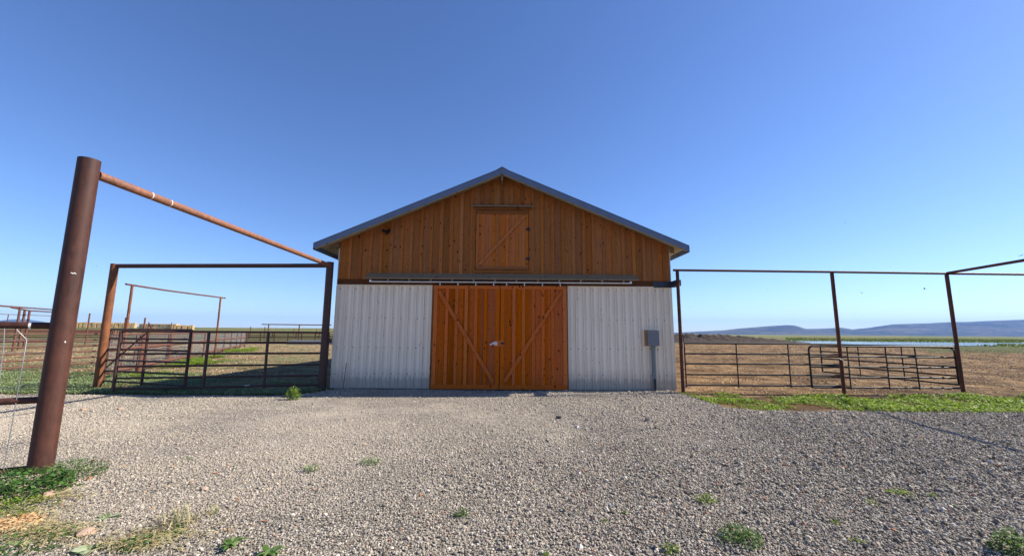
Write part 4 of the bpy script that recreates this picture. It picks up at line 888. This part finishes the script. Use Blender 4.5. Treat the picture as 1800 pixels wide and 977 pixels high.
for a in [(515, 702, 22, 22, 260, 'leaf_bright', 'upright bright green weed at the edge of the barn shadow', .07, .9, .4, 8),
    (548, 828, 28, 12, 130, 'leaf_dusty', 'small pale weed left of centre on the gravel', .035),
    (651, 815, 34, 12, 160, 'leaf_dusty', 'low pale green weed in front of the left siding', .035),
    (812, 906, 26, 13, 110, 'leaf_dark', 'small green weed below the middle of the door', .03),
    (1242, 884, 36, 14, 170, 'leaf_bright', 'low green weed patch right of centre', .028),
    (1302, 956, 70, 26, 420, 'leaf_dark', 'large dark green weed near the bottom right of centre', .035),
    (1782, 974, 60, 40, 420, 'leaf_dark', 'dark green weed in the bottom right corner', .04),
    (310, 926, 60, 26, 220, 'straw', 'tuft of yellowing dry grass at lower left', .09, .9, .08),
    (1535, 885, 26, 8, 60, 'leaf_bright', 'sparse sprig left of the low green patch at right', .028),
    (1582, 868, 40, 9, 130, 'leaf_bright', 'low green patch on the coarse gravel at right', .03),
    (1640, 872, 20, 7, 40, 'leaf_bright', 'tiny sprig right of the low green patch', .028),
    (1684, 892, 18, 6, 30, 'leaf_bright', 'lone tiny sprig farthest right of the low patches', .028),
    (1468, 920, 18, 7, 34, 'leaf_bright', 'tiny sprig above the bottom right quarter gravel', .028),
    (1510, 955, 22, 8, 44, 'leaf_bright', 'tiny sprig near the bottom edge at right', .028),
    (1178, 974, 26, 14, 70, 'leaf_bright', 'small weed at the bottom edge left of the large dark weed', .035),
    (1063, 920, 12, 6, 20, 'leaf_bright', 'tiny seedling right of the centre bottom', .022),
    (1098, 905, 12, 6, 20, 'leaf_bright', 'second tiny seedling beside the centre bottom one', .022),
    (1350, 690, 22, 8, 50, 'leaf_bright', 'tiny weed touching the front of the green strip', .05),
    (333, 808, 14, 5, 20, 'leaf_dusty', 'tiny weed right of the big near post', .025),
    (375, 905, 30, 14, 50, 'straw', 'thin pale grass tuft right of the dry grass', .07, .9, .08),
    (240, 960, 60, 14, 80, 'leaf_dark', 'dark green sprawling weed left of the pointed weed', .05, .4, .4),
    (958, 977, 18, 8, 30, 'leaf_bright', 'tiny weed at the bottom edge below the door', .03)]:
    weed(*a)
weed(30, 868, 150, 40, 900, 'leaf_dark', 'thick clover like green clump at the foot of the big near post', .05, .45, .8, 14)
weed(128, 838, 92, 30, 900, 'leaf_dark', 'feathery dark green weed right of the big post foot', .04, .8, .25, 14)
weed(25, 900, 110, 20, 260, 'leaf_bright', 'trailing yellow green weed below the clover clump', .05, .5, .3, 10)
weed(60, 955, 130, 14, 200, 'leaf_dark', 'low trailing weed in the bottom left corner', .05, .5, .3, 10)
# straw litter
def litter(name, regs, m, label, L=.10, asp=.05):
    ch = []
    for px, py, wx, wy, n in regs:
        X_ = RNG.normal(px, wx/2, n); Y_ = RNG.normal(py, wy/2, n); g = [gp(a, max(620, b)) for a, b in zip(X_, Y_)]
        x = np.array([q.x for q in g]); y = np.array([q.y for q in g]); z = gz(x, y)+.014+.022*RNG.random(len(x))
        v, f = leaf_quads(x, y, z, L*RNG.uniform(.4, 1.3, n), .12, asp); ch.append((v, f, RNG.random(n)))
    tag(leaf_obj(name, ch, m), label, None, None, 'stuff')
litter('straw_litter', [(40, 905, 90, 26, 700), (90, 872, 70, 12, 420), (40, 935, 90, 14, 600), (110, 930, 90, 14, 300), (60, 950, 90, 18, 400), (270, 945, 70, 12, 420), (230, 962, 80, 10, 420), (160, 758, 22, 4, 16), (315, 766, 20, 4, 12), (340, 735, 40, 5, 10), (370, 940, 60, 12, 40)], M['straw'], 'pale dry straw strewn on the gravel at lower left', .08, .09)
M['bark'] = leaf('bark_chips', [(.35,.14,.05), (.50,.22,.08), (.30,.11,.05), (.45,.25,.12)], 0.0)
M['shave'] = leaf('shavings', [(.50,.30,.14), (.62,.42,.22), (.45,.24,.10)], 0.0)
litter('wood_chips', [(300, 800, 260, 90, 46), (100, 850, 120, 60, 22), (900, 780, 500, 80, 26), (1500, 840, 300, 60, 10)], M['bark'], 'small orange wood chips scattered over the gravel', .045, .5)
# sandy drift at the left edge
def rock(px, py, wpx, hpx, tone, label, flat=.6):
    g = gp(px, py); s = wpx*g.y/700/2; m = MB(); vv = []; random.seed(int(px*7+py)); P6 = []
    import bmesh
    bm = bmesh.new(); bmesh.ops.create_icosphere(bm, subdivisions=2, radius=1)
    ax = [Vector((random.gauss(0,1), random.gauss(0,1), random.gauss(0,1))).normalized() for _ in range(9)]
    for v in bm.verts:
        for a_ in ax:
            d = v.co.dot(a_)-.68
            if d > 0: v.co -= a_*d
        v.co = Vector((v.co.x*s*1.2, v.co.y*s*.9, v.co.z*s*flat*1.2))
    m.add([v.co for v in bm.verts], [tuple(v.index for v in f.verts) for f in bm.faces], tone); bm.free()
    z0 = float(gz(np.array(g.x), np.array(g.y)))
    o = m.build('stone', M['rock']); o.location = (g.x, g.y, z0+s*flat*.45); o.rotation_euler = (random.uniform(-.2, .2), random.uniform(-.2, .2), random.uniform(0, 6)); tag(o, label, 'stone', 'larger stones on the gravel')
for a in [(1137, 741, 10, 8, .05, 'dark angular stone in front of the right siding', .8), (1153, 753, 8, 5, .12, 'small dark stone just right of the angular one'), (983, 735, 10, 4, .1, 'flat dark stone before the right door'), (1015, 751, 8, 6, 1.0, 'white stone in front of the right door'),
    (1254, 733, 9, 5, .1, 'dark stone near the start of the green strip'), (1273, 755, 7, 4, .15, 'small dark stone below the one near the green strip'), (1292, 790, 7, 4, .15, 'small dark stone in mid yard at right'), (1406, 857, 12, 8, .2, 'dark brown stone left of the low green patch'),
    (84, 874, 26, 14, .72, 'tan stone below the big near post', .5), (152, 940, 26, 14, .76, 'pinkish stone by the broad leaved weed', .5), (358, 861, 14, 6, .82, 'pale tan stone in the left of the yard', .4), (1726, 816, 12, 4, .95, 'pale flat stone at the right side', .4), (1758, 817, 12, 5, .9, 'second pale flat stone at the far right', .4),
    (1594, 759, 10, 4, .1, 'dark stone under the shadow line of the overhead pipe'), (1540, 742, 9, 4, .12, 'dark stone left of the shadow line of the overhead pipe'), (1757, 913, 14, 6, .15, 'dark flat stone at lower right'), (1316, 881, 11, 6, .6, 'grey brown stone right of the low weed patch'), (1337, 727, 9, 4, .9, 'pale stone at the front of the green strip'), (212, 719, 10, 3, .78, 'flat orange tan stone near the left shadow line'), (147, 721, 9, 3, .76, 'flat tan stone right of the big near post'), (95, 808, 5, 3, .7, 'tiny stone behind the big near post')]:
    rock(*a)
random.seed(99)
litter('wood_shavings', [(18, 925, 46, 6, 900), (48, 915, 30, 5, 500), (0, 935, 40, 5, 500)], M['shave'], 'streak of orange wood shavings at the left edge', .035, .6)

# ================================================================== HAZE
hz = MB(); hz.box((-24000, -5000, -8), (24000, 17000, 620)); hzo = hz.build('haze', None) if False else None
me = bpy.data.meshes.new('haze'); b_ = MB(); b_.box((-15900, -3900, -3.0), (15900, 15900, 560)); me.from_pydata(b_.v, [], b_.f); hzo = bpy.data.objects.new('haze', me); COL.objects.link(hzo)
hm = bpy.data.materials.new('haze_air'); hm.use_nodes = True; ht = hm.node_tree; ht.nodes.remove(ht.nodes['Principled BSDF']); pv = ht.nodes.new('ShaderNodeVolumePrincipled')
pv.inputs['Color'].default_value = (.27,.50,1,1); pv.inputs['Density'].default_value = 5.5e-5; pv.inputs['Anisotropy'].default_value = 0.0; ht.links.new(pv.outputs[0], ht.nodes['Material Output'].inputs['Volume'])
me.materials.append(hm); tag(hzo, 'pale blue haze over the distant hills', None, None, 'stuff')
